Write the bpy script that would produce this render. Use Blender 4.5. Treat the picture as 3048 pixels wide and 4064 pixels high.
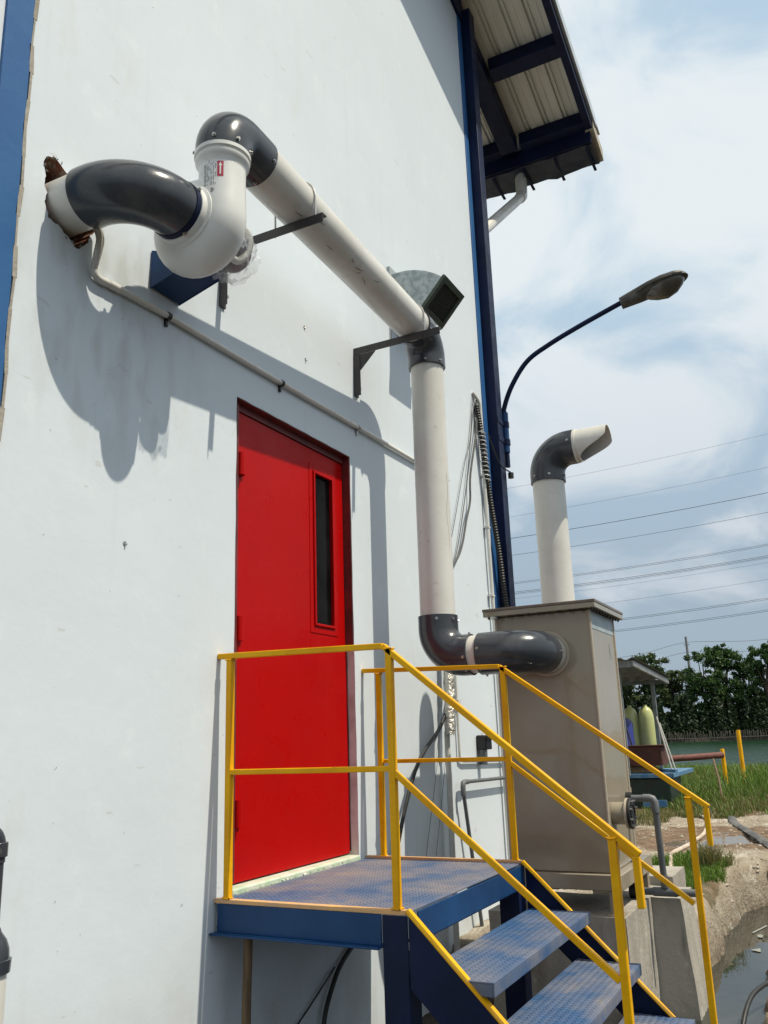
import bpy, bmesh, math, random
import numpy as np
from mathutils import Vector, Matrix
random.seed(7); RNG = np.random.default_rng(7)
for o in list(bpy.data.objects): bpy.data.objects.remove(o)
SC = bpy.context.scene
COL = SC.collection
R = math.radians
# ------------------------------------------------------------------ camera
cam = bpy.data.cameras.new('camera'); camo = bpy.data.objects.new('camera', cam); COL.objects.link(camo)
yaw, pit, rol = R(63.0672), R(14.6910), R(-1.93228)
fw = Vector((math.sin(yaw)*math.cos(pit), math.cos(yaw)*math.cos(pit), math.sin(pit)))
rt = Vector((math.cos(yaw), -math.sin(yaw), 0)); up = rt.cross(fw)
r2 = rt*math.cos(rol)+up*math.sin(rol); u2 = -rt*math.sin(rol)+up*math.cos(rol)
camo.matrix_world = Matrix(((r2.x,u2.x,-fw.x,0),(r2.y,u2.y,-fw.y,-2.33),(r2.z,u2.z,-fw.z,1.6),(0,0,0,1)))
cam.sensor_fit = 'VERTICAL'; cam.sensor_height = 36; cam.sensor_width = 27
cam.lens = 36*3425.36/4064; cam.clip_start = .02; cam.clip_end = 3000
SC.camera = camo
# ------------------------------------------------------------------ sky, sun, exposure
SUN = Vector((.11, -1.0, 1.8)).normalized()          # direction towards the sun
w = bpy.data.worlds.new('World'); SC.world = w; w.use_nodes = True
nt = w.node_tree; nt.nodes.clear()
def N(t, k, **kw):
    n = t.nodes.new(k)
    for a, b in kw.items(): setattr(n, a, b)
    return n
def wm(op, a, b=None, c=None):
    n = nt.nodes.new('ShaderNodeMath'); n.operation = op
    for i, x in enumerate((a, b, c)):
        if x is None: continue
        if isinstance(x, (int, float)): n.inputs[i].default_value = x
        else: nt.links.new(x, n.inputs[i])
    return n.outputs[0]
sky = N(nt, 'ShaderNodeTexSky', sky_type='NISHITA', sun_disc=False)
sky.sun_elevation = math.asin(SUN.z); sky.sun_rotation = math.atan2(SUN.x, SUN.y)
sky.air_density = 1.2; sky.dust_density = 2.5; sky.ozone_density = 1.5; sky.altitude = 0
geo = N(nt, 'ShaderNodeNewGeometry'); sep = N(nt, 'ShaderNodeSeparateXYZ')
vneg = N(nt, 'ShaderNodeVectorMath', operation='SCALE'); vneg.inputs['Scale'].default_value = -1
nt.links.new(geo.outputs['Incoming'], vneg.inputs[0]); nt.links.new(vneg.outputs[0], sep.inputs[0])
# clouds lie on a plane overhead: direction / (z + k)
zc = wm('ADD', wm('MAXIMUM', sep.outputs[2], 0.0), 0.45)
cx = wm('DIVIDE', sep.outputs[0], zc); cy = wm('DIVIDE', sep.outputs[1], zc)
cmb = N(nt, 'ShaderNodeCombineXYZ'); nt.links.new(cx, cmb.inputs[0]); nt.links.new(cy, cmb.inputs[1])
cn = N(nt, 'ShaderNodeTexNoise'); cn.inputs['Scale'].default_value = 4.0; cn.inputs['Detail'].default_value = 6; cn.inputs['Roughness'].default_value = .52; cn.inputs['Distortion'].default_value = .55
cmap = N(nt, 'ShaderNodeMapping'); cmap.inputs['Location'].default_value = (3.2, 1.7, 0)
nt.links.new(cmb.outputs[0], cmap.inputs[0]); nt.links.new(cmap.outputs[0], cn.inputs['Vector'])
# cover grows with elevation, thin haze veil everywhere
elev = N(nt, 'ShaderNodeMapRange', interpolation_type='SMOOTHSTEP'); elev.inputs['From Min'].default_value = .06; elev.inputs['From Max'].default_value = .52
nt.links.new(sep.outputs[2], elev.inputs['Value'])
cov = wm('ADD', cn.outputs['Fac'], wm('MULTIPLY', elev.outputs[0], .22))
cr = N(nt, 'ShaderNodeMapRange', interpolation_type='SMOOTHSTEP'); cr.inputs['From Min'].default_value = .50; cr.inputs['From Max'].default_value = .74
nt.links.new(cov, cr.inputs['Value'])
cfac = wm('MULTIPLY', cr.outputs[0], .92)
veil = N(nt, 'ShaderNodeMix', data_type='RGBA'); veil.inputs[6].default_value = (3.3, 4.15, 5.0, 1); veil.inputs[7].default_value = (4.6, 6.1, 7.3, 1)
nt.links.new(elev.outputs[0], veil.inputs[0])
mx0 = N(nt, 'ShaderNodeMix', data_type='RGBA'); mx0.inputs[0].default_value = .86
nt.links.new(sky.outputs[0], mx0.inputs[6]); nt.links.new(veil.outputs[2], mx0.inputs[7])
cc = N(nt, 'ShaderNodeMix', data_type='RGBA'); cc.inputs[6].default_value = (5.4, 5.9, 6.5, 1); cc.inputs[7].default_value = (7.3, 7.8, 8.0, 1)
nt.links.new(elev.outputs[0], cc.inputs[0])
mx1 = N(nt, 'ShaderNodeMix', data_type='RGBA')
nt.links.new(cfac, mx1.inputs[0]); nt.links.new(mx0.outputs[2], mx1.inputs[6]); nt.links.new(cc.outputs[2], mx1.inputs[7])
bg = N(nt, 'ShaderNodeBackground'); bg.inputs['Strength'].default_value = .1
out = N(nt, 'ShaderNodeOutputWorld')
nt.links.new(mx1.outputs[2], bg.inputs['Color']); nt.links.new(bg.outputs[0], out.inputs[0])
sl = bpy.data.lights.new('sun', 'SUN'); sl.energy = 3.95; sl.angle = R(.5); sl.color = (1, .915, .745)
so = bpy.data.objects.new('sun', sl); COL.objects.link(so); so.location = (0, -20, 30)
so.rotation_euler = (-SUN).to_track_quat('-Z', 'Y').to_euler()
vs = SC.view_settings; vs.view_transform = 'Standard'; vs.look = 'None'; vs.gamma = 1; vs.use_curve_mapping = False; vs.exposure = 0.17

# ------------------------------------------------------------------ materials
MATS = {}
def mat(name, col, rough=.5, metal=0., col2=None, scale=6., lo=.42, hi=.62, bump=0., bscale=60., coat=0., spec=.5, coatr=.08,
        layers=(), rvar=0., detail=4., stretch=None, bdist=.01):
    """procedural principled material: base colour broken up by noise layers, noise bump, roughness variation"""
    m = bpy.data.materials.new(name); m.use_nodes = True; MATS[name] = m
    t = m.node_tree; p = t.nodes['Principled BSDF']
    tc = N(t, 'ShaderNodeTexCoord'); gm = N(t, 'ShaderNodeNewGeometry')
    def noise(sc, det=6., st=None, rough_=.6):
        n = N(t, 'ShaderNodeTexNoise'); n.inputs['Scale'].default_value = sc; n.inputs['Detail'].default_value = det; n.inputs['Roughness'].default_value = rough_
        if st:
            mp = N(t, 'ShaderNodeMapping'); mp.inputs['Scale'].default_value = st
            t.links.new(gm.outputs['Position'], mp.inputs[0]); t.links.new(mp.outputs[0], n.inputs['Vector'])
        else: t.links.new(gm.outputs['Position'], n.inputs['Vector'])
        return n
    cur = None
    ls = list(layers)
    if col2 is not None: ls.insert(0, (col2, scale, lo, hi, stretch))
    for (c2, sc, l, h, st) in ls:
        n = noise(sc, detail, st)
        mr = N(t, 'ShaderNodeMapRange'); mr.inputs['From Min'].default_value = l; mr.inputs['From Max'].default_value = h
        t.links.new(n.outputs['Fac'], mr.inputs['Value'])
        mx = N(t, 'ShaderNodeMix', data_type='RGBA'); t.links.new(mr.outputs[0], mx.inputs[0])
        if cur is None: mx.inputs[6].default_value = (*col, 1)
        else: t.links.new(cur, mx.inputs[6])
        mx.inputs[7].default_value = (*c2, 1); cur = mx.outputs[2]
    if cur is None: p.inputs['Base Color'].default_value = (*col, 1)
    else: t.links.new(cur, p.inputs['Base Color'])
    p.inputs['Roughness'].default_value = rough; p.inputs['Metallic'].default_value = metal
    p.inputs['Specular IOR Level'].default_value = spec
    p.inputs['Coat Weight'].default_value = coat; p.inputs['Coat Roughness'].default_value = coatr
    if rvar:
        n = noise(9., 5.); mr = N(t, 'ShaderNodeMapRange'); mr.inputs['From Min'].default_value = .35; mr.inputs['From Max'].default_value = .7
        mr.inputs['To Min'].default_value = max(0, rough-rvar); mr.inputs['To Max'].default_value = min(1, rough+rvar)
        t.links.new(n.outputs['Fac'], mr.inputs['Value']); t.links.new(mr.outputs[0], p.inputs['Roughness'])
    if bump:
        n = noise(bscale, 5.); b = N(t, 'ShaderNodeBump'); b.inputs['Strength'].default_value = bump; b.inputs['Distance'].default_value = bdist
        t.links.new(n.outputs['Fac'], b.inputs['Height']); t.links.new(b.outputs[0], p.inputs['Normal'])
        m['bumped'] = 1
    return m
WALL = mat('white_render', (.65,.715,.775), .75, col2=(.617,.678,.733), scale=1.3, lo=.35, hi=.7, bump=.10, bscale=7, bdist=.02,
           layers=(((.60,.62,.62), 3.5, .62, .84, (1.2,1,.35)), ((.46,.48,.48), 26., .76, .80, None), ((.69,.755,.80), 5., .58, .75, None)))
def wall_marks():
    t = WALL.node_tree; p = t.nodes['Principled BSDF']; g = N(t, 'ShaderNodeNewGeometry'); src = p.inputs['Base Color'].links[0].from_socket
    def nz(sc, st, det=4.):
        mp = N(t, 'ShaderNodeMapping'); mp.inputs['Scale'].default_value = st; n = N(t, 'ShaderNodeTexNoise'); n.inputs['Scale'].default_value = sc; n.inputs['Detail'].default_value = det
        t.links.new(g.outputs['Position'], mp.inputs[0]); t.links.new(mp.outputs[0], n.inputs['Vector']); return n.outputs['Fac']
    def mr(x, l, h, a=0., b=1.):
        m_ = N(t, 'ShaderNodeMapRange', interpolation_type='SMOOTHSTEP')
        for k, v in (('From Min',l),('From Max',h),('To Min',a),('To Max',b)): m_.inputs[k].default_value = v
        t.links.new(x, m_.inputs['Value']); return m_.outputs[0]
    def mul(a, b):
        m_ = N(t, 'ShaderNodeMath', operation='MULTIPLY')
        for i, x in enumerate((a, b)):
            if isinstance(x, float): m_.inputs[i].default_value = x
            else: t.links.new(x, m_.inputs[i])
        return m_.outputs[0]
    def over(c, f, col):
        m_ = N(t, 'ShaderNodeMix', data_type='RGBA'); t.links.new(c, m_.inputs[6]); m_.inputs[7].default_value = (*col, 1); t.links.new(f, m_.inputs[0]); return m_.outputs[2]
    sx = N(t, 'ShaderNodeSeparateXYZ'); t.links.new(g.outputs['Position'], sx.inputs[0])
    c = over(src, mul(mr(nz(5., (2.2,1,.12)), .58, .76), .18), (.50,.52,.50))                       # rain streaks
    # hairline cracks, only in patches
    vo = N(t, 'ShaderNodeTexVoronoi', feature='DISTANCE_TO_EDGE'); vo.inputs['Scale'].default_value = 1.1
    mp = N(t, 'ShaderNodeMapping'); mp.inputs['Scale'].default_value = (1,1,.6); ad = N(t, 'ShaderNodeVectorMath', operation='ADD'); nn_ = N(t, 'ShaderNodeTexNoise'); nn_.inputs['Scale'].default_value = 3.
    t.links.new(g.outputs['Position'], nn_.inputs['Vector']); t.links.new(g.outputs['Position'], mp.inputs[0]); t.links.new(mp.outputs[0], ad.inputs[0]); t.links.new(nn_.outputs['Color'], ad.inputs[1]); t.links.new(ad.outputs[0], vo.inputs['Vector'])
    c = over(c, mul(mul(mr(vo.outputs['Distance'], .0, .006, 1., 0.), mr(nz(.9, (1,1,1)), .58, .68)), .28), (.40,.41,.40))
    # grime round the fan and the conduit, splashed dirt low on the wall
    dist = N(t, 'ShaderNodeVectorMath', operation='DISTANCE'); dist.inputs[1].default_value = (2.25,0,3.22); t.links.new(g.outputs['Position'], dist.inputs[0])
    c = over(c, mul(mul(mr(dist.outputs['Value'], .15, .75, 1., 0.), mr(nz(6., (1.6,1,.6)), .42, .66)), .34), (.36,.36,.32))
    c = over(c, mul(mul(mr(sx.outputs[2], .35, 1.0, 1., 0.), mr(nz(4., (1,1,.6)), .36, .70)), .4), (.34,.32,.27))
    c = over(c, mul(mr(nz(34., (1,1,1), 2.), .745, .76), .6), (.30,.30,.28))                         # chips and specks
    c = over(c, mul(mr(nz(13., (.5,1,1.6), 3.), .70, .72), .5), (.50,.51,.50))
    t.links.new(c, p.inputs['Base Color'])
wall_marks()
REVEAL = mat('reveal_paint', (.62,.60,.58), .7, col2=(.45,.40,.38), scale=8., lo=.45, hi=.7, bump=.3, bscale=40)
BROKEN = mat('broken_brick', (.20,.065,.035), .9, col2=(.24,.18,.14), scale=22., lo=.45, hi=.6, bump=1., bscale=50, bdist=.02)
BLUE = mat('blue_paint', (.010,.056,.165), .42, spec=.25, col2=(.007,.040,.12), scale=3., bump=.1, bscale=30, layers=(((.10,.13,.18), 14., .68, .85, None),), rvar=.12)
BLUEL = mat('blue_column_paint', (.03,.12,.30), .5, spec=.25, col2=(.022,.10,.28), scale=2.5, bump=.12, bscale=25, layers=(((.30,.36,.42), 8., .70, .80, (1,1,.4)),))
NAVY = mat('navy_paint', (.004,.012,.050), .5, spec=.2, col2=(.003,.008,.034), scale=3., bump=.08, bscale=30, rvar=.1)
RED = mat('red_door_paint', (.43,.0028,.0025), .34, spec=.11, col2=(.405,.003,.003), scale=2.2, bump=.05, bscale=7, bdist=.03, rvar=.08, layers=(((.60,.12,.10), 20., .78, .84, None),))
DRED = mat('dark_red_frame', (.16,.022,.022), .5, col2=(.09,.018,.018), scale=9., bump=.15, bscale=40)
YEL = mat('yellow_paint', (.80,.42,.002), .42, spec=.2, col2=(.70,.33,.002), scale=5., bump=.15, bscale=45, rvar=.12, layers=(((.42,.20,.03), 16., .70, .80, None),))
ORANGE = mat('weathered_edge_paint', (.70,.40,.16), .6, col2=(.58,.36,.20), scale=12., bump=.2, bscale=60)
PVCG = mat('grey_pvc', (.034,.040,.050), .22, col2=(.044,.050,.060), scale=4., bump=.03, bscale=14, rvar=.10, layers=(((.085,.085,.085), 5., .56, .80, (1,1,1)), ((.13,.128,.12), 17., .68, .82, (1,1,1))))
PVCW = mat('white_pvc', (.665,.655,.62), .36, col2=(.60,.585,.54), scale=3., rvar=.1, bump=.03, bscale=20, layers=(((.40,.37,.31), 11., .66, .80, (.5,1,1)), ((.17,.15,.13), 15., .755, .78, (1,.6,1.4))))
PVCD = mat('dusty_grey_pvc', (.10,.11,.12), .5, col2=(.14,.145,.15), scale=8., bump=.06, bscale=30)
FANW = mat('white_polypropylene', (.72,.725,.71), .36, col2=(.67,.67,.64), scale=4., rvar=.07, bump=.02, bscale=14)
BRK = mat('brown_black_steel', (.030,.026,.028), .5, col2=(.05,.043,.043), scale=8., bump=.1, bscale=40)
STEEL = mat('zinc_bolt', (.42,.41,.39), .35, metal=1., bump=.05)
GALV = mat('galvanised_sheet', (.44,.48,.48), .48, metal=.55, col2=(.28,.32,.33), scale=26., lo=.4, hi=.62, detail=2., bump=.05, bscale=20)
OLIVE = mat('green_vent_frame', (.05,.065,.045), .55, col2=(.035,.045,.03), scale=9.)
MESHM = mat('dark_insect_mesh', (.012,.011,.010), .8, col2=(.03,.026,.02), scale=150., lo=.5, hi=.6)
BLACK = mat('black_rubber', (.012,.012,.013), .5, bump=.1)
CABLE = mat('grey_cable', (.06,.06,.06), .55, col2=(.10,.095,.09), scale=30.)
BEIGE = mat('beige_polypropylene', (.315,.272,.205), .12, col2=(.29,.25,.188), scale=2., bump=.16, bscale=2.2, bdist=.03, rvar=.05, spec=.55)
BEIGEL = mat('beige_weld', (.43,.37,.29), .35, bump=.2, bscale=60)
LID = mat('dark_lid_edge', (.14,.11,.085), .4, col2=(.2,.165,.13), scale=9.)
GREYTAPE = mat('pale_unpainted_panel', (.36,.42,.45), .45, col2=(.30,.35,.38), scale=12.)
CONC = mat('stained_concrete', (.40,.37,.32), .9, col2=(.27,.245,.21), scale=5., lo=.36, hi=.66, bump=.5, bscale=40, bdist=.01, stretch=(1,1,.35), layers=(((.15,.135,.12), 7., .58, .76, (1.6,1.6,.25)), ((.52,.48,.42), 14., .60, .78, None)))
PLATE = mat('worn_blue_checker_plate', (.055,.105,.21), .55, spec=.3, col2=(.215,.20,.215), scale=3.2, lo=.36, hi=.70, rvar=.12, bump=.08, bscale=50, layers=(((.28,.235,.215), 2.2, .48, .78, None), ((.05,.115,.26), 7., .60, .78, None), ((.36,.31,.27), 38., .66, .80, None)))
PLATEB = mat('worn_blue_tread_plate', (.042,.098,.215), .5, spec=.3, col2=(.17,.175,.21), scale=4., lo=.38, hi=.70, rvar=.12, bump=.08, bscale=50, layers=(((.26,.235,.225), 2.6, .52, .76, None), ((.035,.11,.28), 8., .58, .76, None), ((.32,.29,.26), 40., .68, .80, None)))
SILL = mat('pale_green_sill', (.45,.56,.40), .7, col2=(.62,.64,.55), scale=10., bump=.3, bscale=40)
ROOFM = mat('ribbed_steel_soffit', (.70,.69,.65), .5, metal=.0, col2=(.62,.61,.57), scale=2., stretch=(.3,6,1), bump=.03, bscale=20, layers=(((.46,.45,.42), 6., .60, .75, (.15,5,1)),))
GUTM = mat('gutter_underside', (.014,.022,.055), .5, col2=(.035,.045,.075), scale=9., bump=.25, bscale=12, bdist=.03)
PALE = mat('pale_barge_trim', (.50,.56,.62), .5, col2=(.40,.45,.50), scale=6.)
TRIM = mat('bare_end_plate', (.48,.43,.34), .6, col2=(.36,.31,.24), scale=9.)
LAMPM = mat('grimy_lamp_alloy', (.095,.09,.082), .55, metal=.3, col2=(.05,.047,.043), scale=14., bump=.15, bscale=40)
LENSM = mat('dirty_lamp_glass', (.06,.05,.038), .25, col2=(.05,.045,.038), scale=18., coat=.4)
WOOD = mat('weathered_wood', (.17,.11,.06), .8, col2=(.10,.065,.035), scale=12., stretch=(3,3,.3), bump=.4, bscale=60)
PAPER = mat('white_sticker', (.78,.79,.78), .45)
INK = mat('black_ink', (.03,.03,.035), .6)
REDST = mat('red_sticker', (.42,.018,.05), .4)
PLAST = bpy.data.materials.new('clear_film'); PLAST.use_nodes = True
_p = PLAST.node_tree.nodes['Principled BSDF']; _p.inputs['Base Color'].default_value = (.9,.92,.94,1); _p.inputs['Roughness'].default_value = .12; _p.inputs['Alpha'].default_value = .22; _p.inputs['Specular IOR Level'].default_value = .9
FOIL = mat('wrinkled_foil', (.62,.60,.55), .32, metal=.85, bump=.8, bscale=45, bdist=.02)
GLASS = mat('dark_glass', (.003,.0035,.004), .16, spec=.12, col2=(.008,.009,.010), scale=6.)
MOTOR = mat('dark_motor_paint', (.045,.05,.075), .45, col2=(.10,.035,.03), scale=9., lo=.5, hi=.6)
TANK = mat('frp_tank_yellow', (.52,.55,.24), .32, col2=(.46,.49,.20), scale=6., bump=.05, bscale=40)
DRUM = mat('blue_plastic_drum', (.012,.022,.19), .35, bump=.03)
RUST = mat('rusty_steel', (.10,.028,.018), .8, col2=(.055,.02,.015), scale=7., bump=.25, bscale=40)
RUSTP = mat('rusty_pipe', (.16,.055,.042), .75, col2=(.11,.04,.03), scale=10., bump=.2, bscale=40)
DGREEN = mat('dark_green_pontoon', (.010,.032,.022), .5, col2=(.015,.02,.018), scale=5.)
SKYBLUE = mat('faded_blue_paint', (.05,.16,.32), .55, col2=(.12,.22,.32), scale=10.)
STEELG = mat('grey_painted_steel', (.20,.22,.23), .55, col2=(.14,.15,.15), scale=8., bump=.1)
TIN = mat('weathered_tin', (.30,.31,.31), .5, metal=.4, col2=(.20,.20,.19), scale=7., bump=.1)
BARK = mat('bark', (.10,.075,.05), .9, col2=(.05,.04,.03), scale=9., bump=.5, bscale=20)
BAMB = mat('grey_bamboo', (.16,.14,.11), .8, col2=(.08,.07,.055), scale=6.)
POLEM = mat('concrete_pole', (.24,.24,.24), .8, col2=(.18,.18,.18), scale=6.)
HOSEW = mat('muddy_white_hose', (.60,.50,.40), .6, col2=(.44,.34,.25), scale=9.)
HOSEB = mat('flat_black_hose', (.045,.045,.045), .6, col2=(.13,.12,.105), scale=7., lo=.4, hi=.6)
LITTER = mat('pale_litter', (.26,.26,.23), .7)
STONE = mat('pale_stone', (.42,.37,.30), .9, col2=(.28,.23,.18), scale=20., bump=.3)
def leafmat(name, a, b, rough=.55, trans=.25):
    m = bpy.data.materials.new(name); m.use_nodes = True; t = m.node_tree; p = t.nodes['Principled BSDF']
    at = N(t, 'ShaderNodeAttribute', attribute_name='tone'); mx = N(t, 'ShaderNodeMix', data_type='RGBA')
    mx.inputs[6].default_value = (*a, 1); mx.inputs[7].default_value = (*b, 1)
    t.links.new(at.outputs['Fac'], mx.inputs[0]); t.links.new(mx.outputs[2], p.inputs['Base Color'])
    p.inputs['Roughness'].default_value = rough
    tr = N(t, 'ShaderNodeBsdfTranslucent'); t.links.new(mx.outputs[2], tr.inputs['Color'])
    ms = N(t, 'ShaderNodeMixShader'); ms.inputs[0].default_value = trans
    t.links.new(p.outputs[0], ms.inputs[1]); t.links.new(tr.outputs[0], ms.inputs[2]); t.links.new(ms.outputs[0], t.nodes['Material Output'].inputs[0])
    return m
LEAF = leafmat('tree_leaves', (.016,.048,.012), (.10,.185,.036))
LEAFB = leafmat('tree_leaves_olive', (.024,.048,.014), (.105,.15,.040))
LEAFSHADE = leafmat('shaded_undergrowth_leaves', (.008,.022,.007), (.030,.062,.014))  # darker greens carry the shade below the trees, put into the leaf colour
GRASS = leafmat('grass_blades', (.05,.14,.010), (.19,.27,.035), trans=.3)
GRASSD = leafmat('dry_grass_blades', (.09,.12,.03), (.30,.24,.10), trans=.3)

# ------------------------------------------------------------------ mesh helpers
ORG = {}
def V3(p): return Vector(p)
def frame(d):
    d = d.normalized(); a = Vector((0,0,1)) if abs(d.z) < .9 else Vector((1,0,0))
    u = d.cross(a).normalized(); return u, d.cross(u).normalized()
class MB:
    def __init__(s): s.v = []; s.f = []
    def add(s, vs, fs):
        o = len(s.v); s.v += [tuple(q) for q in vs]; s.f += [[i+o for i in f] for f in fs]; return s
    def box(s, x0, x1, y0, y1, z0, z1):
        return s.add([(x,y,z) for x in (x0,x1) for y in (y0,y1) for z in (z0,z1)], [(0,1,3,2),(4,6,7,5),(0,4,5,1),(2,3,7,6),(0,2,6,4),(1,5,7,3)])
    def bar(s, p0, p1, a, b, upv=(0,0,1)):
        p0, p1 = V3(p0), V3(p1); d = (p1-p0).normalized(); u = V3(upv); side = d.cross(u).normalized(); u = side.cross(d).normalized()
        vs = [p+side*(i*a/2)+u*(j*b/2) for p in (p0,p1) for i in (-1,1) for j in (-1,1)]
        return s.add(vs, [(0,1,3,2),(4,6,7,5),(0,4,5,1),(2,3,7,6),(0,2,6,4),(1,5,7,3)])
    def tube(s, pts, r, seg=12, caps=True, inner=None):
        pts = [V3(p) for p in pts]; n = len(pts); rs = r if isinstance(r, (list, tuple)) else [r]*n
        tan = [((pts[min(i+1,n-1)]-pts[i]).normalized() + (pts[i]-pts[max(i-1,0)]).normalized()).normalized() for i in range(n)]
        u, v = frame(tan[0]); rings = []
        for i in range(n):
            if i:
                q = tan[i-1].rotation_difference(tan[i]); u = q @ u
            u = (u - tan[i]*u.dot(tan[i])).normalized(); v = tan[i].cross(u)
            rings.append([pts[i]+(u*math.cos(2*math.pi*k/seg)+v*math.sin(2*math.pi*k/seg))*rs[i] for k in range(seg)])
        vs = [q for ring in rings for q in ring]; fs = []
        for i in range(n-1):
            for k in range(seg):
                a, b = i*seg+k, i*seg+(k+1)%seg; fs.append((a, b, b+seg, a+seg))
        if caps: fs.append(tuple(range(seg))[::-1]); fs.append(tuple(range((n-1)*seg, n*seg)))
        return s.add(vs, fs)
    def cyl(s, p0, p1, r, r1=None, seg=16, caps=True): return s.tube([p0, p1], [r, r if r1 is None else r1], seg, caps)
    def ring(s, p0, p1, ro, ri, seg=32):
        p0, p1 = V3(p0), V3(p1); u, v = frame(p1-p0); vs = []
        for p, r in ((p0,ro),(p1,ro),(p1,ri),(p0,ri)):
            vs += [p+(u*math.cos(2*math.pi*k/seg)+v*math.sin(2*math.pi*k/seg))*r for k in range(seg)]
        return s.add(vs, [(j*seg+k, j*seg+(k+1)%seg, ((j+1)%4)*seg+(k+1)%seg, ((j+1)%4)*seg+k) for j in range(4) for k in range(seg)])
    def prism(s, pts, ext):
        n = len(pts); e = V3(ext); vs = [V3(p) for p in pts] + [V3(p)+e for p in pts]
        return s.add(vs, [tuple(range(n))[::-1], tuple(range(n,2*n))] + [(i,(i+1)%n,(i+1)%n+n,i+n) for i in range(n)])
    def lathe(s, c, axis, prof, seg=24):
        c = V3(c); a = V3(axis).normalized(); u, v = frame(a); vs = []
        for (h, r) in prof: vs += [c+a*h+(u*math.cos(2*math.pi*k/seg)+v*math.sin(2*math.pi*k/seg))*r for k in range(seg)]
        fs = [(i*seg+k, i*seg+(k+1)%seg, (i+1)*seg+(k+1)%seg, (i+1)*seg+k) for i in range(len(prof)-1) for k in range(seg)]
        fs += [tuple(range(seg))[::-1], tuple(range((len(prof)-1)*seg, len(prof)*seg))]
        return s.add(vs, fs)
    def build(s, name, m, parent=None, smooth=40, bevel=0., label=None, kind=None, base=None, seg=2):
        o_ = ORG.get(parent.name, Vector((0,0,0))) if parent else (V3(base) if base else Vector((0,0,0)))
        me = bpy.data.meshes.new(name); me.from_pydata([(a-o_.x, b-o_.y, c-o_.z) for a, b, c in s.v], [], s.f)
        bm = bmesh.new(); bm.from_mesh(me); bmesh.ops.recalc_face_normals(bm, faces=bm.faces); bm.to_mesh(me); bm.free()
        me.materials.append(m)
        if smooth: me.shade_smooth(); me.set_sharp_from_angle(angle=R(smooth))
        ob = bpy.data.objects.new(name, me); COL.objects.link(ob); ORG[ob.name] = o_
        if parent: ob.parent = parent
        else: ob.location = o_
        if bevel:
            b = ob.modifiers.new('bevel', 'BEVEL'); b.width = bevel; b.segments = seg; b.limit_method = 'ANGLE'; b.angle_limit = R(50)
        if label: ob['label'] = label
        if kind: ob['kind'] = kind
        return ob
def thing(name, label, cat, base=(0,0,0), group=None):
    o = bpy.data.objects.new(name, None); COL.objects.link(o); o.location = base; ORG[o.name] = V3(base); o.empty_display_size = .1
    o['label'] = label; o['category'] = cat
    if group: o['group'] = group
    return o
def tag(o, label, cat, group=None):
    o['label'] = label; o['category'] = cat
    if group: o['group'] = group
    return o
def arc(c, a, b, n=12, t0=0., t1=90.):
    c, a, b = V3(c), V3(a), V3(b)
    return [c + a*math.cos(R(t0+(t1-t0)*i/n)) + b*math.sin(R(t0+(t1-t0)*i/n)) for i in range(n+1)]
def smoothpts(pts, n=6):
    P = [V3(p) for p in pts]; out = []
    for i in range(len(P)-1):
        p0, p1, p2, p3 = P[max(i-1,0)], P[i], P[i+1], P[min(i+2,len(P)-1)]
        for k in range(n):
            t = k/n; out.append(.5*((2*p1)+(p2-p0)*t+(2*p0-5*p1+4*p2-p3)*t*t+(3*p1-p0-3*p2+p3)*t**3))
    out.append(P[-1]); return out
def shared(src, name, parent, loc, rot=None, scale=None):
    o = bpy.data.objects.new(name, src.data); COL.objects.link(o); o.parent = parent; ORG[o.name] = Vector((0,0,0))
    for m_ in src.modifiers:
        b = o.modifiers.new(m_.name, m_.type); b.width = m_.width; b.segments = m_.segments; b.limit_method = m_.limit_method; b.angle_limit = m_.angle_limit
    o.location = V3(loc) - (ORG[parent.name] if parent else Vector((0,0,0)))
    if rot is not None: o.rotation_euler = rot
    if scale is not None: o.scale = scale
    return o
def screw(parent, p, d, r=.007):
    d = V3(d).normalized(); p = V3(p); b = MB()
    b.tube([p-d*.004, p+d*.003], r*1.5, 8); b.tube([p+d*.003, p+d*.010], r, 6)
    return b.build('screw', STEEL, parent)

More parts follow.
